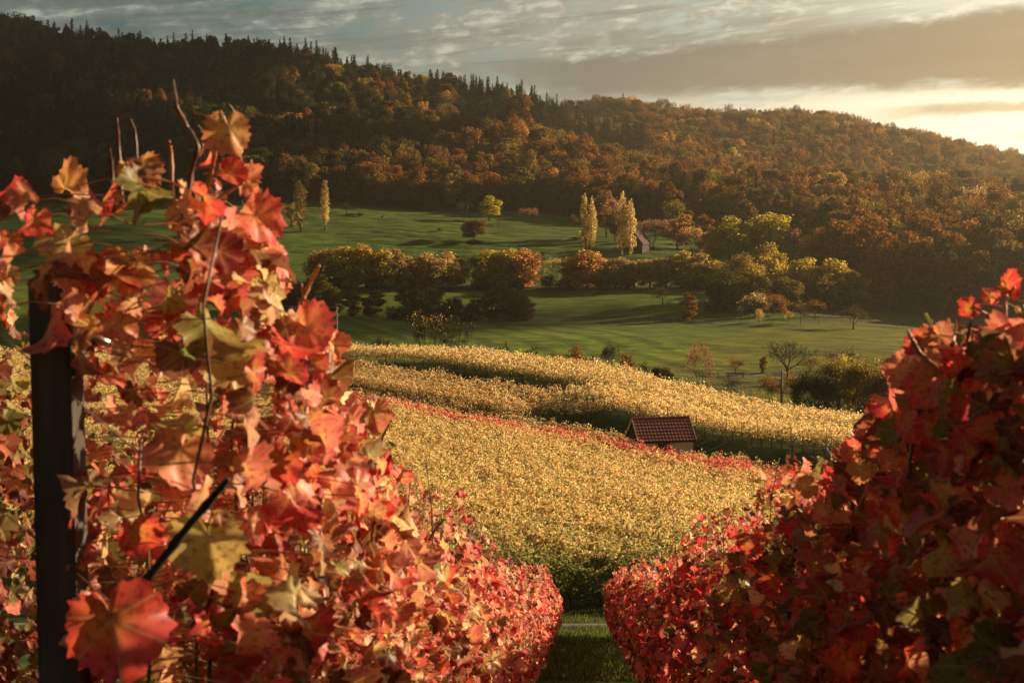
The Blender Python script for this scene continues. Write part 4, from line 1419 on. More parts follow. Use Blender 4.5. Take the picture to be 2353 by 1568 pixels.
KINDNAME = dict(thicket='thicket_tree', oak='broadleaf_tree', hedge='hedgerow_tree', oval='oval_tree', forest='forest_tree', poplar='poplar_tree', twin_poplar='poplar_tree', spruce='spruce_tree', bare='bare_tree', spreading='bare_tree', twiggy='twiggy_tree', orchard='orchard_tree', sparse='sparse_tree', bush='bush', weeping='weeping_tree')
CACHE = {}


def tree_meshes(kind, var, mat, trunk_mat):
    ps = PROTO[kind]
    h, w, tr, cr = ps[var % len(ps)]
    key = (kind, var % len(ps), mat, trunk_mat)
    if key not in CACHE:
        t2, c2 = tr, cr
        if trunk_mat:
            t2 = tr.copy()
            t2.materials[0] = M[trunk_mat]
        if cr is not None:
            c2 = cr.copy()
            c2.materials[0] = M[mat]
        CACHE[key] = (h, w, t2, c2)
    return CACHE[key]


def tree_at(kind, mat, x, y, hgt, wid, label, group=None, var=None, cat=None, trunk_mat=None, name=None, rz=None, depth=None):
    var = int(rng.integers(0, 50)) if var is None else var
    h, w, tr, cr = tree_meshes(kind, var, mat, trunk_mat)
    o = empty(name or KINDNAME[kind], (x, y, h1(x, y)), rng.uniform(0, 6.28) if rz is None else rz)
    o.scale = (wid / w, (depth or wid) / w, hgt / h)
    tag(o, label, cat or ('bush' if kind == 'bush' else 'tree'), group)
    link('stem' if kind == 'bush' else 'trunk', tr, o)
    if cr is not None:
        link('crown', cr, o)
    return o


def tree_px(kind, mat, px, top, base, wpx, label, group=None, **kw):
    """base: the picture row of its foot on the terrain, or ('d', distance) where the foot is hidden"""
    if isinstance(base, tuple):
        d = float(base[1])
        x = ray(px, 500)[0] * d
    else:
        x, d = ground_hit(px, base)
    hgt = max(0.6, zpy(px, top, d) - h1(x, d))
    wid = wpx / FPX * d
    return tree_at(kind, mat, x, d, hgt, wid, label, group, **kw)


T = tree_px
# upper meadow
T('poplar', 'poplar', 690, 414, 531, 36, 'tall pale poplar beside a small rounded poplar on the upper meadow', var=0)
T('oval', 'tan', 673, 456, 522, 30, 'small rounded pale tree leaning against the tall poplar on the meadow')
T('poplar', 'poplar', 746, 413, 529, 25, 'slim pale poplar standing alone, right of the poplar with the small companion', var=1)
T('oak', 'lime', 1124, 447, 507, 58, 'lone yellow-green tree at the top of the meadow below the wood', var=0)
T('oak', 'brown', 1088, 500, 554, 64, 'low round brown tree in the middle of the terraced meadow', var=1)
T('sparse', 'pink', 1216, 477, 516, 48, 'small reddish half-bare tree right of the yellow-green tree', var=0)
T('bare', 'brown', 1066, 462, 504, 46, 'small grey leafless tree left of the yellow-green tree')
T('bare', 'brown', 1146, 500, 524, 18, 'thin bare sapling just right of the round brown tree')
T('bare', 'brown', 796, 462, 494, 22, 'thin bare sapling right of the slim lone poplar')
T('sparse', 'brown', 640, 470, 512, 40, 'dark half-bare tree behind the poplar pair')
T('twin_poplar', 'poplar', 1350, 443, 575, 38, 'tall golden poplar with two tops, left one of the pair by the barn', var=0, rz=0.1)
T('twin_poplar', 'poplar', 1438, 438, 586, 42, 'tallest golden poplar with broad top, beside the brown barn', var=1, rz=0.15)
T('oak', 'pink', 1393, 434, 548, 72, 'round pinkish brown tree between the two tall golden poplars', var=2)
T('oak', 'olive', 1412, 480, 556, 46, 'low olive tree under the round pinkish tree', var=3)
T('bush', 'brown', 1318, 490, 520, 26, 'brown bush left of the tall golden poplars')
for px, top, base, w, lb in ((1010, 523, 531, 15, 'small dark bush alone on the terraced meadow'), (826, 488, 497, 24, 'dark low bush on the bank near the slim poplar'), (805, 487, 495, 30, 'longer dark scrub on the bank near the slim poplar'),
                             (878, 494, 501, 9, 'tiny dark bush beyond the slim poplar'), (1090, 548, 560, 50, 'dark scrub on the bank under the round brown tree'), (1040, 551, 562, 60, 'dark scrub on the bank left of the round brown tree'), (1320, 543, 551, 32, 'scrub patch on the meadow bank near the golden poplar')):
    T('bush', 'dark', px, top, base, w, lb, 'low scrub on the upper meadow')
# around the barn
T('sparse', 'olive', 1547, 457, 556, 74, 'pale half-bare tall tree behind the peach tree by the barn', var=1)
T('oak', 'peach', 1556, 490, 572, 84, 'glowing peach tree to the right of the barn', var=4)
T('sparse', 'pink', 1500, 503, 572, 70, 'brown many-stemmed tree beside the barn roof', var=0)
T('oval', 'olive', 1581, 477, 562, 30, 'small olive rounded tree peeping over the peach tree')
T('oval', 'rust', 1618, 486, 575, 47, 'rust cone-shaped tree between peach and yellow-green trees')
T('sparse', 'pink', 1470, 508, 560, 46, 'tree with pink tips right behind the tallest poplar')
T('sparse', 'peach', 1590, 520, 588, 62, 'orange half-bare tree under the rust cone-shaped tree')
T('oak', 'lime', 1676, 492, 600, 108, 'large yellow-green tree left of the domed one', var=0)
T('oak', 'lime', 1768, 488, 606, 112, 'large domed yellow-green tree, the taller of two', var=3)
T('oak', 'gold', 1640, 528, 604, 62, 'golden tree at the foot of the yellow-green trees', var=1)
T('sparse', 'pink', 1822, 522, 628, 66, 'pinkish half-bare tree right of the domed yellow-green tree', var=1)
T('oak', 'peach', 1875, 518, 635, 80, 'glowing peach tree, left one of a pair before the dark wood', var=2)
T('oak', 'peach', 1938, 512, 640, 96, 'glowing peach tree, broader one of a pair before the dark wood', var=4)
T('hedge', 'olivegold', 1768, 546, 690, 96, 'rust topped round tree below the domed yellow-green tree')
T('hedge', 'olivegold', 1706, 568, 696, 96, 'olive round tree left of the rust topped tree')
T('hedge', 'olivegold', 1840, 578, 704, 96, 'olive tree under the pair of peach trees')
T('hedge', 'olivegold', 1912, 585, 708, 110, 'brown tree at the wood edge above the orchard')
for px, top, w, lb in ((1668, 610, 80, 'low olive tree filling the corner by the hedgerow end'), (1735, 622, 80, 'low olive tree below the rust topped round tree'), (1805, 628, 84, 'low olive tree in the middle of the orchard wood edge'), (1880, 632, 84, 'low olive tree right of the middle of the wood edge'), (1950, 610, 90, 'low olive tree behind the white tarpaulin')):
    T('hedge', 'olive', px, top, 712, w, lb)
# hedgerow across the valley
HG = 'trees of the long hedgerow'
for px, top, w, k, mt, lb in (
        (738, 562, 66, 'hedge', 'tan', 'tan hedgerow tree at the far left end of the long hedgerow'), (790, 553, 70, 'hedge', 'olivegold', 'olive hedgerow tree, second in from the left end'), (842, 552, 64, 'hedge', 'gold', 'golden olive tree above the grey field shed'),
        (884, 560, 62, 'hedge', 'olivegold', 'olive tree to the right of the field shed'), (918, 564, 42, 'oval', 'tan', 'narrow tan tree with a pointed wispy top'), (955, 574, 40, 'oval', 'gold', 'narrow golden tree with a bright pointed top'),
        (990, 574, 66, 'hedge', 'tan', 'tan round-topped tree, left half of the broad dome'), (1034, 571, 66, 'hedge', 'tan', 'tan round-topped tree, right half of the broad dome'), (1082, 586, 44, 'sparse', 'brown', 'dark thin tree in the gap of the hedgerow'),
        (1122, 562, 72, 'hedge', 'olivegold', 'large olive tree right of the hedgerow gap'), (1166, 560, 58, 'hedge', 'olivegold', 'tallest olive tree next to the peach hedgerow tree'), (1206, 566, 68, 'hedge', 'peach', 'peach tree in the middle of the long hedgerow'),
        (1244, 572, 22, 'bare', 'brown', 'tall bare thin tree right of the peach hedgerow tree'), (1276, 592, 40, 'sparse', 'olivegold', 'sparse low tree below the meadow gap'), (1312, 588, 42, 'oval', 'tan', 'tan narrow tree left of the orange round tree'),
        (1348, 567, 90, 'hedge', 'peach', 'orange round tree below the left golden poplar'), (1412, 586, 76, 'hedge', 'tan', 'tan tree below the tallest golden poplar'), (1456, 579, 54, 'oval', 'olivegold', 'olive upright tree just below the barn'),
        (1492, 573, 52, 'oval', 'olivegold', 'tall olive upright tree right of the barn'), (1530, 569, 52, 'oval', 'tan', 'tall tan upright tree, one right of the barn end'), (1564, 568, 46, 'oval', 'olivegold', 'olive upright tree with a ragged top'),
        (1600, 574, 56, 'oval', 'tan', 'tan upright tree under the orange half-bare tree'), (1640, 590, 62, 'hedge', 'olivegold', 'olive tree closing the right end of the hedgerow')):
    T(k, mt, px, top, 662, w * 1.28, lb, HG)
for px, top, w in ((770, 622, 60), (860, 630, 60), (940, 628, 60), (1110, 630, 70), (1260, 628, 50), (1300, 632, 50), (1380, 640, 60), (1440, 636, 60), (1520, 640, 60), (1590, 642, 60), (1180, 634, 60), (1650, 650, 60)):
    T('bush', 'dark', px, top, 665, w, 'dark undergrowth bush at the foot of the long hedgerow', 'undergrowth of the long hedgerow')
# lower group of trees
LG = 'trees along the lower field edge'
for px, top, base, w, k, mt, lb in (
        (716, 622, 716, 132, 'hedge', 'olive', 'big dark domed tree at the left end of the lower trees'), (655, 640, 712, 90, 'hedge', 'olive', 'dark tree half hidden by the red vine leaves'), (766, 660, 722, 56, 'oval', 'olive', 'dark brown tree above the left power pole'),
        (808, 656, 726, 52, 'oval', 'olive', 'olive bushy tree right of the left power pole'), (855, 662, 728, 58, 'oval', 'brown', 'brown bushy tree right of the olive bushy tree'), (934, 640, 736, 62, 'oval', 'olive', 'dark upright tree left of the light domed tree'),
        (984, 654, 736, 82, 'hedge', 'olive', 'lighter domed tree in the lower group'), (1042, 668, 736, 46, 'oval', 'olive', 'small dark tree right of the lighter domed tree'), (1098, 668, 736, 52, 'oval', 'olive', 'dark green tree left of the rust cone tree'),
        (1130, 659, 735, 52, 'oval', 'brown', 'rust brown cone tree in the lower group'), (1166, 650, 736, 66, 'hedge', 'olive', 'grey green round tree right of the rust cone tree'), (1200, 672, 736, 58, 'hedge', 'olive', 'dark brown bush tree closing the lower group'),
        (1070, 694, 736, 70, 'bush', 'dark', 'low dark bush in the gap of the lower group'), (905, 694, 734, 60, 'bush', 'dark', 'low dark bush left of the dark upright tree'), (1016, 700, 738, 70, 'bush', 'dark', 'low dark bush beneath the lighter domed tree')):
    T(k, mt, px, top, base, w, lb, LG)
# big half-bare tree with mistletoe behind the vine crest
bt = T('twiggy', 'gold', 985, 706, ('d', 262), 118, 'grey twiggy tree with gold leaf tips behind the crest, left of mistletoe', var=0, trunk_mat='bark')
bm_ = T('bare', 'gold', 1046, 722, ('d', 258), 92, 'grey bare tree carrying dark mistletoe balls behind the crest', var=1)
for px, py, r_ in ((1025, 741, .55), (1055, 756, .75), (1072, 765, .6), (1040, 772, .5), (1062, 783, .6), (1022, 782, .8)):
    P, N, Tn, Sz = blob_leaves([(0, 0, 0)], [r_], 260, .16, 0, .2)
    ball = link('mistletoe', crown_mesh('mistletoe', P, N, Tn, Sz, M['mistletoe']))
    d_ = 257.0
    tag(ball, 'dark round mistletoe ball hanging in the grey bare tree', 'mistletoe', 'mistletoe balls in the bare tree')
    ball.location = at_px(px, py, d_)
T('twiggy', 'brown', 872, 758, ('d', 268), 92, 'low grey twiggy bush left of the gold-tipped tree', var=1)
for px, top, d_, w, mt, k in ((1162, 797, 245, 24, 'dark', 'bush'), (1226, 800, 250, 50, 'dark', 'bush'), (1270, 803, 250, 60, 'brown', 'bush'), (1318, 806, 248, 60, 'brown', 'bush'), (1362, 812, 245, 46, 'brown', 'bush'), (1404, 812, 246, 50, 'dark', 'sparse'), (1440, 824, 240, 50, 'brown', 'bush'), (1482, 838, 235, 40, 'dark', 'bush')):
    T(k, mt, px, top - 22, ('d', d_), w * 1.25, 'brown scrub showing just above the vine crest', 'scrub behind the vine crest')
T('oval', 'dark', 1527, 822, ('d', 236), 56, 'dark conical bush between the crest scrub and the leaning tree')
T('weeping', 'pink', 1610, 780, ('d', 228), 82, 'leaning brown tree with pale leaf tips behind the vine crest', var=0)
T('orchard', 'brown', 1689, 824, 858, 40, 'small round orchard tree beside the path left of the oval one', var=0)
T('oval', 'brown', 1753, 812, 857, 20, 'small narrow oval tree left of the big bare tree')
T('spreading', 'dark', 1808, 779, 872, 112, 'big bare spreading tree with black branches beside the valley path', var=0)
T('orchard', 'brown', 1861, 823, 858, 46, 'small bare orchard tree right of the big bare tree', var=1)
T('twiggy', 'gold', 1912, 797, 880, 56, 'pale twiggy tree, left of the white-stemmed pair', 'pale twiggy poplars', var=0, trunk_mat='pale_bark')
T('twiggy', 'gold', 1950, 791, 880, 62, 'pale twiggy tree, right of the white-stemmed pair', 'pale twiggy poplars', var=1, trunk_mat='pale_bark')
T('bare', 'brown', 1692, 862, ('d', 205), 84, 'leafless bush tree on the slope left of the right power pole', var=0)
T('sparse', 'brown', 1768, 862, ('d', 190), 66, 'brown half-bare tree immediately left of the right power pole', var=1)
T('sparse', 'brown', 1842, 852, ('d', 188), 92, 'brown half-bare tree immediately right of the right power pole', var=0)
T('bare', 'dark', 1905, 856, ('d', 178), 70, 'bare dark tree left of the lime topped thicket', var=1)
T('thicket', 'olive', 1950, 822, ('d', 172), 130, 'dark thicket tree with a lime top behind the vines')
T('thicket', 'lime', 1938, 815, ('d', 178), 40, 'lime green pointed top above the dark thicket')
T('thicket', 'olive', 2015, 826, ('d', 165), 150, 'dark broad thicket tree near the red vine leaves')
T('thicket', 'olive', 2085, 838, ('d', 160), 150, 'dark thicket tree mostly behind the red vine leaves')
T('thicket', 'olive', 2160, 850, ('d', 158), 150, 'dark thicket tree covered by the red vines')
T('thicket', 'dark', 1880, 850, ('d', 168), 110, 'dark thicket tree left of the lime topped thicket')
T('hedge', 'olive', 1985, 846, ('d', 176), 90, 'dense olive tree behind the thicket by the red vines')
T('hedge', 'olive', 2050, 842, ('d', 174), 100, 'dense olive tree deepest in the thicket by the red vines')
T('bush', 'dark', 1890, 915, ('d', 160), 80, 'low dark thicket under the bare dark tree')
# orchard under the right-hand wood
OG = 'orchard trees on the right of the lower field'
for px, top, base, w, k, mt, lb in (
        (1522, 656, 700, 50, 'orchard', 'olive', 'olive orchard tree highest up by the hedgerow end'), (1580, 666, 736, 42, 'oval', 'rust', 'upright rust red orchard tree'), (1617, 683, 724, 38, 'orchard', 'brown', 'brown orchard tree right of the rust red one'),
        (1648, 652, 716, 60, 'hedge', 'dark', 'dark taller tree rising at the orchard edge'), (1696, 690, 722, 32, 'orchard', 'olive', 'small olive orchard tree before the tan one'), (1735, 674, 728, 70, 'orchard', 'tan', 'tan spreading orchard tree with forked trunk'),
        (1778, 678, 724, 50, 'orchard', 'rust', 'low rusty orchard tree right of the tan spreading one'), (1838, 700, 744, 36, 'orchard', 'dark', 'dark leaning orchard tree by the field track'), (1872, 690, 732, 44, 'orchard', 'brown', 'brown orchard tree beneath the wood'),
        (1960, 702, 757, 72, 'orchard', 'dark', 'old dark orchard tree with thick trunk under the white tarpaulin'), (1700, 707, 730, 20, 'orchard', 'olive', 'tiny olive sapling left of the forked tree foot'), (1744, 711, 741, 22, 'orchard', 'tan', 'tiny tan sapling on the track edge'),
        (1790, 705, 722, 18, 'orchard', 'brown', 'tiny brown sapling in the middle of the orchard'), (1812, 712, 742, 20, 'orchard', 'gold', 'tiny golden sapling beside the track'), (1536, 690, 716, 20, 'bare', 'brown', 'thin bare sapling under the highest orchard tree'),
        (1980, 672, 708, 40, 'orchard', 'gold', 'golden leafed small tree beside the white tarpaulin'), (2042, 655, 720, 46, 'sparse', 'brown', 'tree with pale trunk at the foot of the right wood'), (2166, 668, 728, 50, 'sparse', 'brown', 'second pale trunked tree deeper right at the wood foot')):
    T(k, mt, px, top, base, w, lb, OG, trunk_mat='pale_bark' if 'pale trunk' in lb else None)

# ------------------------------------------------------------------ the wood on the hills
def spots(d0, d1, u0, u1, gap, jitter=.42):
    ys = np.arange(d0, d1, gap)
    out = []
    for k, y in enumerate(ys):
        xs = np.arange(u0 * y, u1 * y, gap) + (k % 2) * gap / 2
        out.append(np.stack([xs, np.full(len(xs), y)], 1))
    P = np.concatenate(out)
    return P + rng.uniform(-jitter, jitter, P.shape) * gap


def forest_spots():
    P = np.concatenate([spots(652, 860, -.44, .44, 8.6), spots(860, 1180, -.44, .44, 9.0), spots(1180, 1420, -.02, .44, 8.8), spots(404, 652, .16, .44, 8.4)])
    x, y = P[:, 0], P[:, 1]
    u = x / y
    px = 1176 + FPX * u
    wob = 12 * (vnoise(x / 30, x * 0, 4) - .5)
    edge = np.interp(px, [-300, 600, 850, 1176, 1300, 1460, 1600, 1900, 2400], [640, 648, 668, 672, 664, 640, 622, 590, 560]) + wob
    right_edge = np.interp(px, [1880, 1960, 2020, 2100, 2400], [475, 450, 425, 412, 410]) + wob * .5
    keep = np.where(y < 652, (px > 1880) & (y > right_edge), y > edge) | ((px > 1460) & (y > edge) & (y > 560))
    return P[keep]


FP = forest_spots()
FZ = H(FP[:, 0], FP[:, 1])
fpx, fpy = to_px(FP[:, 0], FP[:, 1], FZ)
nF = len(FP)
FH = rng.normal(18.5, 2.6, nF) + 5.0 * (vnoise(FP[:, 0] / 22, FP[:, 1] / 22, 51) - .5)
FH = FH + np.where((FP[:, 1] < 600) & (fpx > 1900), 2.5, 0.0)
MATS = ['rust', 'brown', 'olive', 'dark', 'gold', 'tan', 'peach']
pr = np.zeros((nF, len(MATS)))
n1_ = vnoise(FP[:, 0] / 55, FP[:, 1] / 55, 52)
n2_ = vnoise(FP[:, 0] / 25, FP[:, 1] / 25, 53)
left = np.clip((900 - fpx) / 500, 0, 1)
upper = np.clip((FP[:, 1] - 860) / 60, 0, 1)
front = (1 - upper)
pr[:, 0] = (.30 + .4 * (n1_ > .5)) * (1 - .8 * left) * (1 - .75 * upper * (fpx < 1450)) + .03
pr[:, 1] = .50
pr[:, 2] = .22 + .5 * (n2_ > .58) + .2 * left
pr[:, 3] = .12 + 1.6 * left + .9 * upper * (fpx < 1450)  # more dark leaves to the left: the hill's shade put into tree colour
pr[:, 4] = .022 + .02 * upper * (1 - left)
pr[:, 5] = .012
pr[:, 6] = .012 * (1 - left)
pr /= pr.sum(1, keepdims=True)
cum = pr.cumsum(1)
fm = (rng.random((nF, 1)) > cum).sum(1).clip(0, len(MATS) - 1)
# spruces: the crest on the left, the long flank that runs down to the right, and a few clumps
crest_y = np.interp(fpx, [-300, 0, 600, 1176, 1400], [940, 940, 1030, 1085, 1150])
spr = np.zeros(nF)
spr += .5 * np.clip((700 - fpx) / 250, 0, 1) * (FP[:, 1] < 930)  # extra dark spruces on the left slope stand in for its shade
spr += .75 * np.clip(1.2 - np.abs(FP[:, 1] - crest_y) / 40, 0, 1) * (fpx < 1150) * (fpx > 90)
spr += .92 * ((fpx > 1060) & (fpx < 1480) & (FP[:, 1] > 900) & (FP[:, 1] < 1160) & (vnoise(FP[:, 0] / 40, FP[:, 1] / 40, 54) > .22))
spr += .9 * ((np.abs(fpx - 690) < 40) & (np.abs(FP[:, 1] - 790) < 22))
spr += .07 * ((FP[:, 1] > 1200) | (fpx > 1600))
is_spr = rng.random(nF) < spr

# what shows largest becomes a thing of its own, the rest is one mass
wpx_ = 8.0 / FP[:, 1] * FPX
top_e = (FZ + FH) / FP[:, 1]
bot_e = FZ / FP[:, 1]
order = np.argsort(FP[:, 1])
nb_ = 900
hor = np.full(nb_, -9.0)
vis = np.zeros(nF)
ub = np.clip(((FP[:, 0] / FP[:, 1]) + .45) / .9 * nb_, 0, nb_ - 1).astype(int)
hw_ = np.maximum(1, (4.0 / FP[:, 1] / .9 * nb_).astype(int))
for i in order:
    a, b = max(0, ub[i] - hw_[i]), min(nb_, ub[i] + hw_[i] + 1)
    v_ = np.clip(top_e[i] - np.maximum(hor[a:b], bot_e[i]), 0, None).mean()
    vis[i] = v_ * FPX * wpx_[i]
    hor[a:b] = np.maximum(hor[a:b], top_e[i] - .1 * (top_e[i] - bot_e[i]))
inview = (fpx > -40) & (fpx < 2390)
hidden_fg = ((fpx < 640) & (fpy > 480)) | (fpx < 150) | ((fpx > 2300) & (fpy > 640))
score = np.where(inview & ~hidden_fg, vis, 0)
N_SOLO = 165
solo = np.argsort(-score)[:N_SOLO]
is_solo = np.zeros(nF, bool)
is_solo[solo] = True
CNAME = dict(rust='rust red', brown='brown', olive='olive', dark='dark green-brown', gold='golden', tan='tan', peach='peach', spruce='dark spruce')
ANCH = [(640, 'behind the poplar pair'), (800, 'above the slim lone poplar'), (960, 'above the terraced meadow'), (1110, 'above the yellow-green tree'), (1250, 'above the small reddish tree'), (1380, 'above the left golden poplar'), (1520, 'above the tallest poplar'), (1680, 'above the barn peach tree'), (1820, 'above the domed yellow-green tree'), (1960, 'above the pair of peach trees'), (2130, 'above the white tarpaulin'), (2600, 'above the right vine leaves')]
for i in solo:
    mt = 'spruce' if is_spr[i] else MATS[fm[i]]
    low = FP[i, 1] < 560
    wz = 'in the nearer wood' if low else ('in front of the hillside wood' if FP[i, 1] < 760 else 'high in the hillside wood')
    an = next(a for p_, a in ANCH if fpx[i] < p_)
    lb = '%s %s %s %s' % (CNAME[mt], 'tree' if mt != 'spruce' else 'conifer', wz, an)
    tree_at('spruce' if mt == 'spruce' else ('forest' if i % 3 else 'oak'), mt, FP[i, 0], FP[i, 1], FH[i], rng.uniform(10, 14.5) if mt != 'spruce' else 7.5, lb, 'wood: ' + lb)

# the mass: geometry-node copies of whole trees, one object
pc = bpy.data.collections.new('forest_sources')
src = []


def joined(name, tr, cr):
    nt, nc = len(tr.vertices), len(cr.vertices)
    V = np.empty((nt + nc, 3), np.float32)
    a = np.empty(nt * 3, np.float32)
    tr.vertices.foreach_get('co', a)
    V[:nt] = a.reshape(-1, 3)
    a = np.empty(nc * 3, np.float32)
    cr.vertices.foreach_get('co', a)
    V[nt:] = a.reshape(-1, 3)
    tint = np.ones(nt + nc, np.float32)
    b = np.empty(nc, np.float32)
    cr.attributes['tint'].data.foreach_get('value', b)
    tint[nt:] = b
    Fq, Ft, mi = [], [], []
    tq = [p.vertices[:] for p in tr.polygons]
    Fq = np.array([q for q in tq if len(q) == 4]).reshape(-1, 4)
    t3 = [q for q in tq if len(q) == 3]
    lt = np.empty(len(cr.loops), np.int32)
    cr.loops.foreach_get('vertex_index', lt)
    Ft = np.array(t3).reshape(-1, 3)
    Fc = lt.reshape(-1, 3) + nt
    mi = np.concatenate([np.zeros(len(Fq) + len(Ft), int), np.ones(len(Fc), int)])
    return mesh_np(name, V, [Fq, np.concatenate([Ft, Fc]).astype(np.int32)], {'tint': tint}, [tr.materials[0], cr.materials[0]], False, mi)


SRC_IDX = {}
for mt in MATS + ['spruce']:
    kinds = [('spruce', j) for j in range(3)] if mt == 'spruce' else [('forest', 0), ('forest', 1), ('forest', 2), ('oak', 0), ('oak', 1), ('sparse', 0)]
    for kd, j in kinds:
        h, w, tr, cr = tree_meshes(kd, j, mt, None)
        me = joined('forest_tree', tr, cr)
        o = bpy.data.objects.new('proto_%03d' % len(src), me)
        pc.objects.link(o)
        SRC_IDX.setdefault(mt, []).append((len(src), h, w))
        src.append(o)

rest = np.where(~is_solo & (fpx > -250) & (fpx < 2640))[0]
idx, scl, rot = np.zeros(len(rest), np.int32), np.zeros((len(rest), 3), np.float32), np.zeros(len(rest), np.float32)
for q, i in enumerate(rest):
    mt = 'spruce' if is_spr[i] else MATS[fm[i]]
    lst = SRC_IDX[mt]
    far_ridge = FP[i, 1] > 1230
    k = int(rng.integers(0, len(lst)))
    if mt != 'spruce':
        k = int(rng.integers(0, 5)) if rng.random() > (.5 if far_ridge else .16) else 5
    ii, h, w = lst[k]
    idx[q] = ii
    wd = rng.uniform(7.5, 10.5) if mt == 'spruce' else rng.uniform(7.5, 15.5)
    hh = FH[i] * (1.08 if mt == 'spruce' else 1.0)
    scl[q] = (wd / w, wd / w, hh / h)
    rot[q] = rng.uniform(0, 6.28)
pm = bpy.data.meshes.new('forest')
pm.vertices.add(len(rest))
pm.vertices.foreach_set('co', np.stack([FP[rest, 0], FP[rest, 1], FZ[rest]], 1).astype(np.float32).ravel())
a = pm.attributes.new('pick', 'INT', 'POINT')
a.data.foreach_set('value', idx)
a = pm.attributes.new('size', 'FLOAT_VECTOR', 'POINT')
a.data.foreach_set('vector', scl.ravel())
a = pm.attributes.new('turn', 'FLOAT_VECTOR', 'POINT')
a.data.foreach_set('vector', np.stack([rot * 0, rot * 0, rot], 1).ravel())
fo = tag(link('forest', pm), 'dense mixed autumn wood covering the hills', 'forest', kind='stuff')
ng = bpy.data.node_groups.new('forest', 'GeometryNodeTree')
ng.interface.new_socket('Geometry', in_out='INPUT', socket_type='NodeSocketGeometry')
ng.interface.new_socket('Geometry', in_out='OUTPUT', socket_type='NodeSocketGeometry')
gi, go = ng.nodes.new('NodeGroupInput'), ng.nodes.new('NodeGroupOutput')
iop = ng.nodes.new('GeometryNodeInstanceOnPoints')
ci_ = ng.nodes.new('GeometryNodeCollectionInfo')
ci_.inputs['Collection'].default_value = pc
ci_.inputs['Separate Children'].default_value = True
ci_.inputs['Reset Children'].default_value = True


def named(nm, typ):
    nd = ng.nodes.new('GeometryNodeInputNamedAttribute')
    nd.data_type = typ
    nd.inputs['Name'].default_value = nm
    return nd.outputs['Attribute']


ng.links.new(gi.outputs[0], iop.inputs['Points'])
ng.links.new(ci_.outputs[0], iop.inputs['Instance'])
iop.inputs['Pick Instance'].default_value = True
ng.links.new(named('pick', 'INT'), iop.inputs['Instance Index'])
ng.links.new(named('turn', 'FLOAT_VECTOR'), iop.inputs['Rotation'])
ng.links.new(named('size', 'FLOAT_VECTOR'), iop.inputs['Scale'])
ng.links.new(iop.outputs[0], go.inputs[0])
md = fo.modifiers.new('forest', 'NODES')
md.node_group = ng

# ------------------------------------------------------------------ small things in the valley
def power_pole(px, top, d, label, mat):
    x = ray(px, 520)[0] * d
    z0 = h1(x, d)
    hgt = zpy(px, top, d) - z0
    r = tag(empty('power_pole', (x, d, z0)), label, 'power pole')
    mb = MB()
    mb.tube(np.array([[0, 0, -.5], [0, 0, hgt * .5], [0, 0, hgt]]), [.15, .13, .11], 8)
    mb.build('shaft', mat, r, True)
    for k, (dx, dz) in enumerate(((-.22, -.12), (.22, -.3), (-.22, -1.1), (.22, -1.3))):
        mb = MB()
        mb.tube(np.array([[0, 0, hgt + dz - .12], [dx * .8, 0, hgt + dz - .14], [dx, 0, hgt + dz - .05]]), .018, 5)
        mb.tube(np.array([[dx, 0, hgt + dz - .06], [dx, 0, hgt + dz + .02], [dx, 0, hgt + dz + .10]]), [.05, .06, .035], 7)
        mb.build('insulator', M['white'], r, True)
    return np.array([x, d, z0 + hgt])


M['white'] = simple_mat('white_porcelain', (0.75, 0.73, 0.68), (0.6, 0.58, 0.54), 4, 0.4)
pa = power_pole(771, 704, 205, 'slim pale power pole with white insulators beside the red leaves', M['stake'])
pb = power_pole(1801, 850, 165, 'wooden power pole in front of the bare bushes at the crest', M['stake'])


def cable(a, b, sag, label):
    q = np.linspace(0, 1, 40)[:, None]
    P = a * (1 - q) + b * q
    P[:, 2] -= sag * 4 * (q * (1 - q))[:, 0]
    mb = MB()
    mb.tube(P, 0.014, 4)
    tag(mb.build('power_cable', M['metal'], None), label, 'cable', 'power cables')


for dz, nm in ((-.1, 'upper'), (-1.1, 'lower')):
    cable(pa + np.array([.22, 0, dz]), pb + np.array([-.22, 0, dz + .05]), 2.6, '%s thin cable sagging between the two power poles' % nm)
    cable(pa + np.array([-.22, 0, dz]), np.array([-95, 255, pa[2] + 2.5 + dz]), 1.2, '%s thin cable leaving the pale pole behind the red leaves' % nm)


def field_shed():
    x, d = ground_hit(835, 650)
    z = h1(x, d)
    r = tag(empty('field_shed', (x, d, z)), 'small grey open shed under the long hedgerow', 'shed')
    box_part('rear_board', M['barnboard'], r, (0, 1.0, 1.2), (4.6, .08, 2.4))
    box_part('roof', M['barnboard'], r, (0, 0, 2.5), (5.2, 2.6, .12))
    for sx in (-2.1, -.5, 1.0, 2.1):
        box_part('post', M['stake'], r, (sx, -1.0, 1.2), (.14, .14, 2.4))
    for sx in (-2.28, 2.28):
        box_part('side_board', M['barnboard'], r, (sx, 0, 1.2), (.08, 2.0, 2.4))


field_shed()


def high_seat():
    x, d = ground_hit(818, 453)
    z = h1(x, d)
    top = zpy(818, 414, d) - z
    r = tag(empty('hunting_stand', (x, d, z)), 'raised hunting hide on legs at the wood edge', 'hunting stand')
    cab = 2.2
    mb = MB()
    mb.box((0, 0, top - cab / 2), (1.7, 1.7, cab))
    mb.box((0, -.87, top - cab * .38), (1.1, .06, .5))
    mb.build('cabin', M['stake'], r)
    box_part('roof', M['barnboard'], r, (0, 0, top + .06), (2.1, 2.1, .1))
    for sx in (-.7, .7):
        for sy in (-.7, .7):
            mb = MB()
            mb.tube(np.array([[sx * 1.5, sy * 1.5, -.2], [sx, sy, top - cab]]), .09, 6)
            mb.build('leg', M['wood'], r)


high_seat()


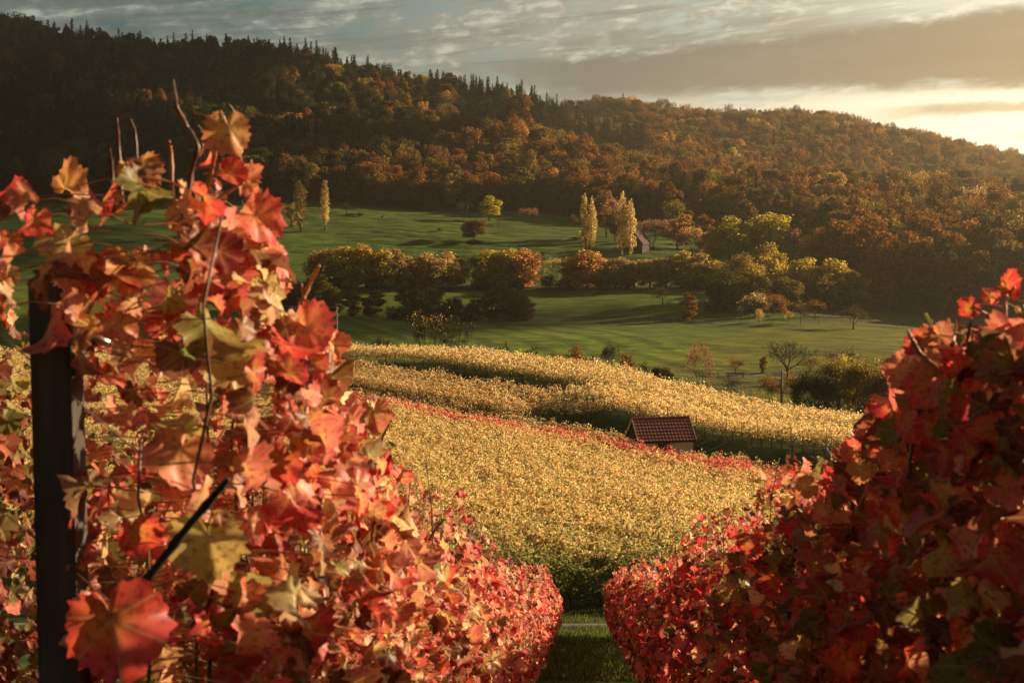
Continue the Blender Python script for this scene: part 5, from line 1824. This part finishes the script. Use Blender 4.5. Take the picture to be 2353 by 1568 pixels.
def tarp():
    x, d = ground_hit(1955, 712)
    z = h1(x, d)
    r = tag(empty('covered_woodpile', (x, d, z), R(8)), 'log pile under a white tarpaulin at the edge of the right wood', 'woodpile')
    mb = MB()
    for k in range(4):
        for j in range(9):
            mb.tube(np.array([[-2.0 + j * .5, -.7, .2 + k * .28], [-2.0 + j * .5, .7, .2 + k * .28]]), .15, 7)
    mb.build('logs', M['bark'], r)
    nx, ny = 28, 10
    gx, gy = np.meshgrid(np.linspace(-2.7, 2.6, nx), np.linspace(-1.0, 1.0, ny))
    gz = 1.75 - .55 * (np.abs(gy) / 1.0) ** 1.5 - .16 * gx - .5 * np.clip(-gx - 2.1, 0, 1) ** 1.0 * 1.5 + .10 * (vnoise(gx * 1.5 + 9, gy * 1.5 + 9, 61) - .5)
    V = np.stack([gx, gy, gz], -1).reshape(-1, 3)
    i = np.arange(ny - 1)[:, None] * nx + np.arange(nx - 1)[None, :]
    Q = np.stack([i, i + 1, i + nx + 1, i + nx], -1).reshape(-1, 4)
    V2 = V - np.array([0, 0, .05])
    link('tarpaulin', mesh_np('tarpaulin', np.concatenate([V, V2]), [np.concatenate([Q, Q[:, ::-1] + len(V)])], None, M['white'], True), r)
    for sx in (-1.2, .2, 1.5):
        mb = MB()
        P = np.array([[sx, -1.02, 1.45 - .16 * sx], [sx, -.5, 1.9 - .16 * sx], [sx, 0, 2.1 - .16 * sx], [sx, .5, 1.9 - .16 * sx], [sx, 1.02, 1.45 - .16 * sx]])
        mb.tube(P, .03, 4)
        mb.build('tie_rope', M['wood'], r)


tarp()


def bench():
    x, d = ground_hit(1686, 864)
    r = tag(empty('park_bench', (x, d - 1.8, h1(x, d - 1.8)), R(3)), 'small wooden bench beside the valley path', 'bench')
    box_part('seat', M['wood'], r, (0, 0, .48), (3.4, .45, .08))
    box_part('backrest', M['wood'], r, (0, -.24, .82), (3.4, .06, .3))
    for sx in (-1.45, 1.45):
        box_part('leg', M['wood'], r, (sx, 0, .23), (.16, .42, .46))


bench()
FENCE = [(1700, 744), (1742, 744), (1775, 744), (1880, 746), (1915, 747), (1545, 742), (1500, 738), (1290, 742), (1215, 747), (2060, 752)]
for k, (a, b) in enumerate(FENCE):
    x, d = ground_hit(a, b)
    mb = MB()
    mb.tube(np.array([[0, 0, -.2], [0, 0, .7], [0, 0, 1.5]]), [.07, .065, .06], 6)
    o = link('fence_post', mb.mesh('fence_post', M['stake']))
    o.location = (x, d, h1(x, d))
    tag(o, 'thin pale fence post beside the field track', 'fence post', 'fence posts along the field track')

# ------------------------------------------------------------------ unseen clouds, added before the sun to shade the left side
M['added_cloud'] = simple_mat('added_cloud', (0.85, 0.84, 0.82), (0.75, 0.74, 0.73), 0.01, 1.0, spec=0.0)


def added_cloud(tx, ty, rx, ry, label, seed):
    tz = h1(tx, ty) + 8
    c = np.array([tx, ty, tz]) + np.array(sd) * ((540 - tz) / sd.z)
    n, m_ = 48, 20
    th, ph = np.meshgrid(np.linspace(0, 2 * math.pi, n, endpoint=False), np.linspace(-math.pi / 2, math.pi / 2, m_))
    bump = 1 + .55 * (vnoise(np.cos(th) * 2.2 + seed, np.sin(th) * 2.2 + ph * 1.5, 71) - .5) + .3 * (vnoise(np.cos(th) * 6 + seed, np.sin(th) * 6 + ph * 4, 72) - .5)
    V = np.stack([np.cos(th) * np.cos(ph) * rx * bump, np.sin(th) * np.cos(ph) * ry * bump, np.sin(ph) * 45 * bump], -1).reshape(-1, 3)
    i, j = np.arange(m_ - 1)[:, None] * n, np.arange(n)[None, :]
    k = (np.arange(n)[None, :] + 1) % n
    Q = np.stack([i + j, i + k, i + n + k, i + n + j], -1).reshape(-1, 4)
    o = link('added_cloud', mesh_np('added_cloud', V, [Q], None, M['added_cloud'], True), None, tuple(c))
    tag(o, label, 'added_cloud', kind='stuff')


added_cloud(-405, 880, 240, 290, 'grey cloudbank added out of view to shade the hill on the left', 3.0)
added_cloud(-325, 440, 62, 170, 'long grey cloudbank added out of view to shade the far left meadow', 5.0)
added_cloud(-290, 700, 110, 80, 'flat grey cloudbank added out of view to shade the foot of the left wood', 12.0)
added_cloud(-120, 325, 66, 52, 'small grey cloudbank added out of view to shade the lower left field', 8.0)

# ------------------------------------------------------------------ the air
def build_haze():
    mb = MB()
    mb.box((0, 920, 70), (2150, 1980, 250))
    m = bpy.data.materials.new('haze')
    m.use_nodes = True
    Tn = NT(m.node_tree)
    out = Tn.n('ShaderNodeOutputMaterial')
    v = Tn.n('ShaderNodeVolumePrincipled')
    v.inputs['Color'].default_value = (0.97, 0.84, 0.60, 1)
    v.inputs['Density'].default_value = 0.00017
    v.inputs['Anisotropy'].default_value = 0.78
    Tn.l(v.outputs[0], out.inputs['Volume'])
    tag(mb.build('haze', m), 'thin evening haze over the valley', 'haze', kind='stuff')


build_haze()
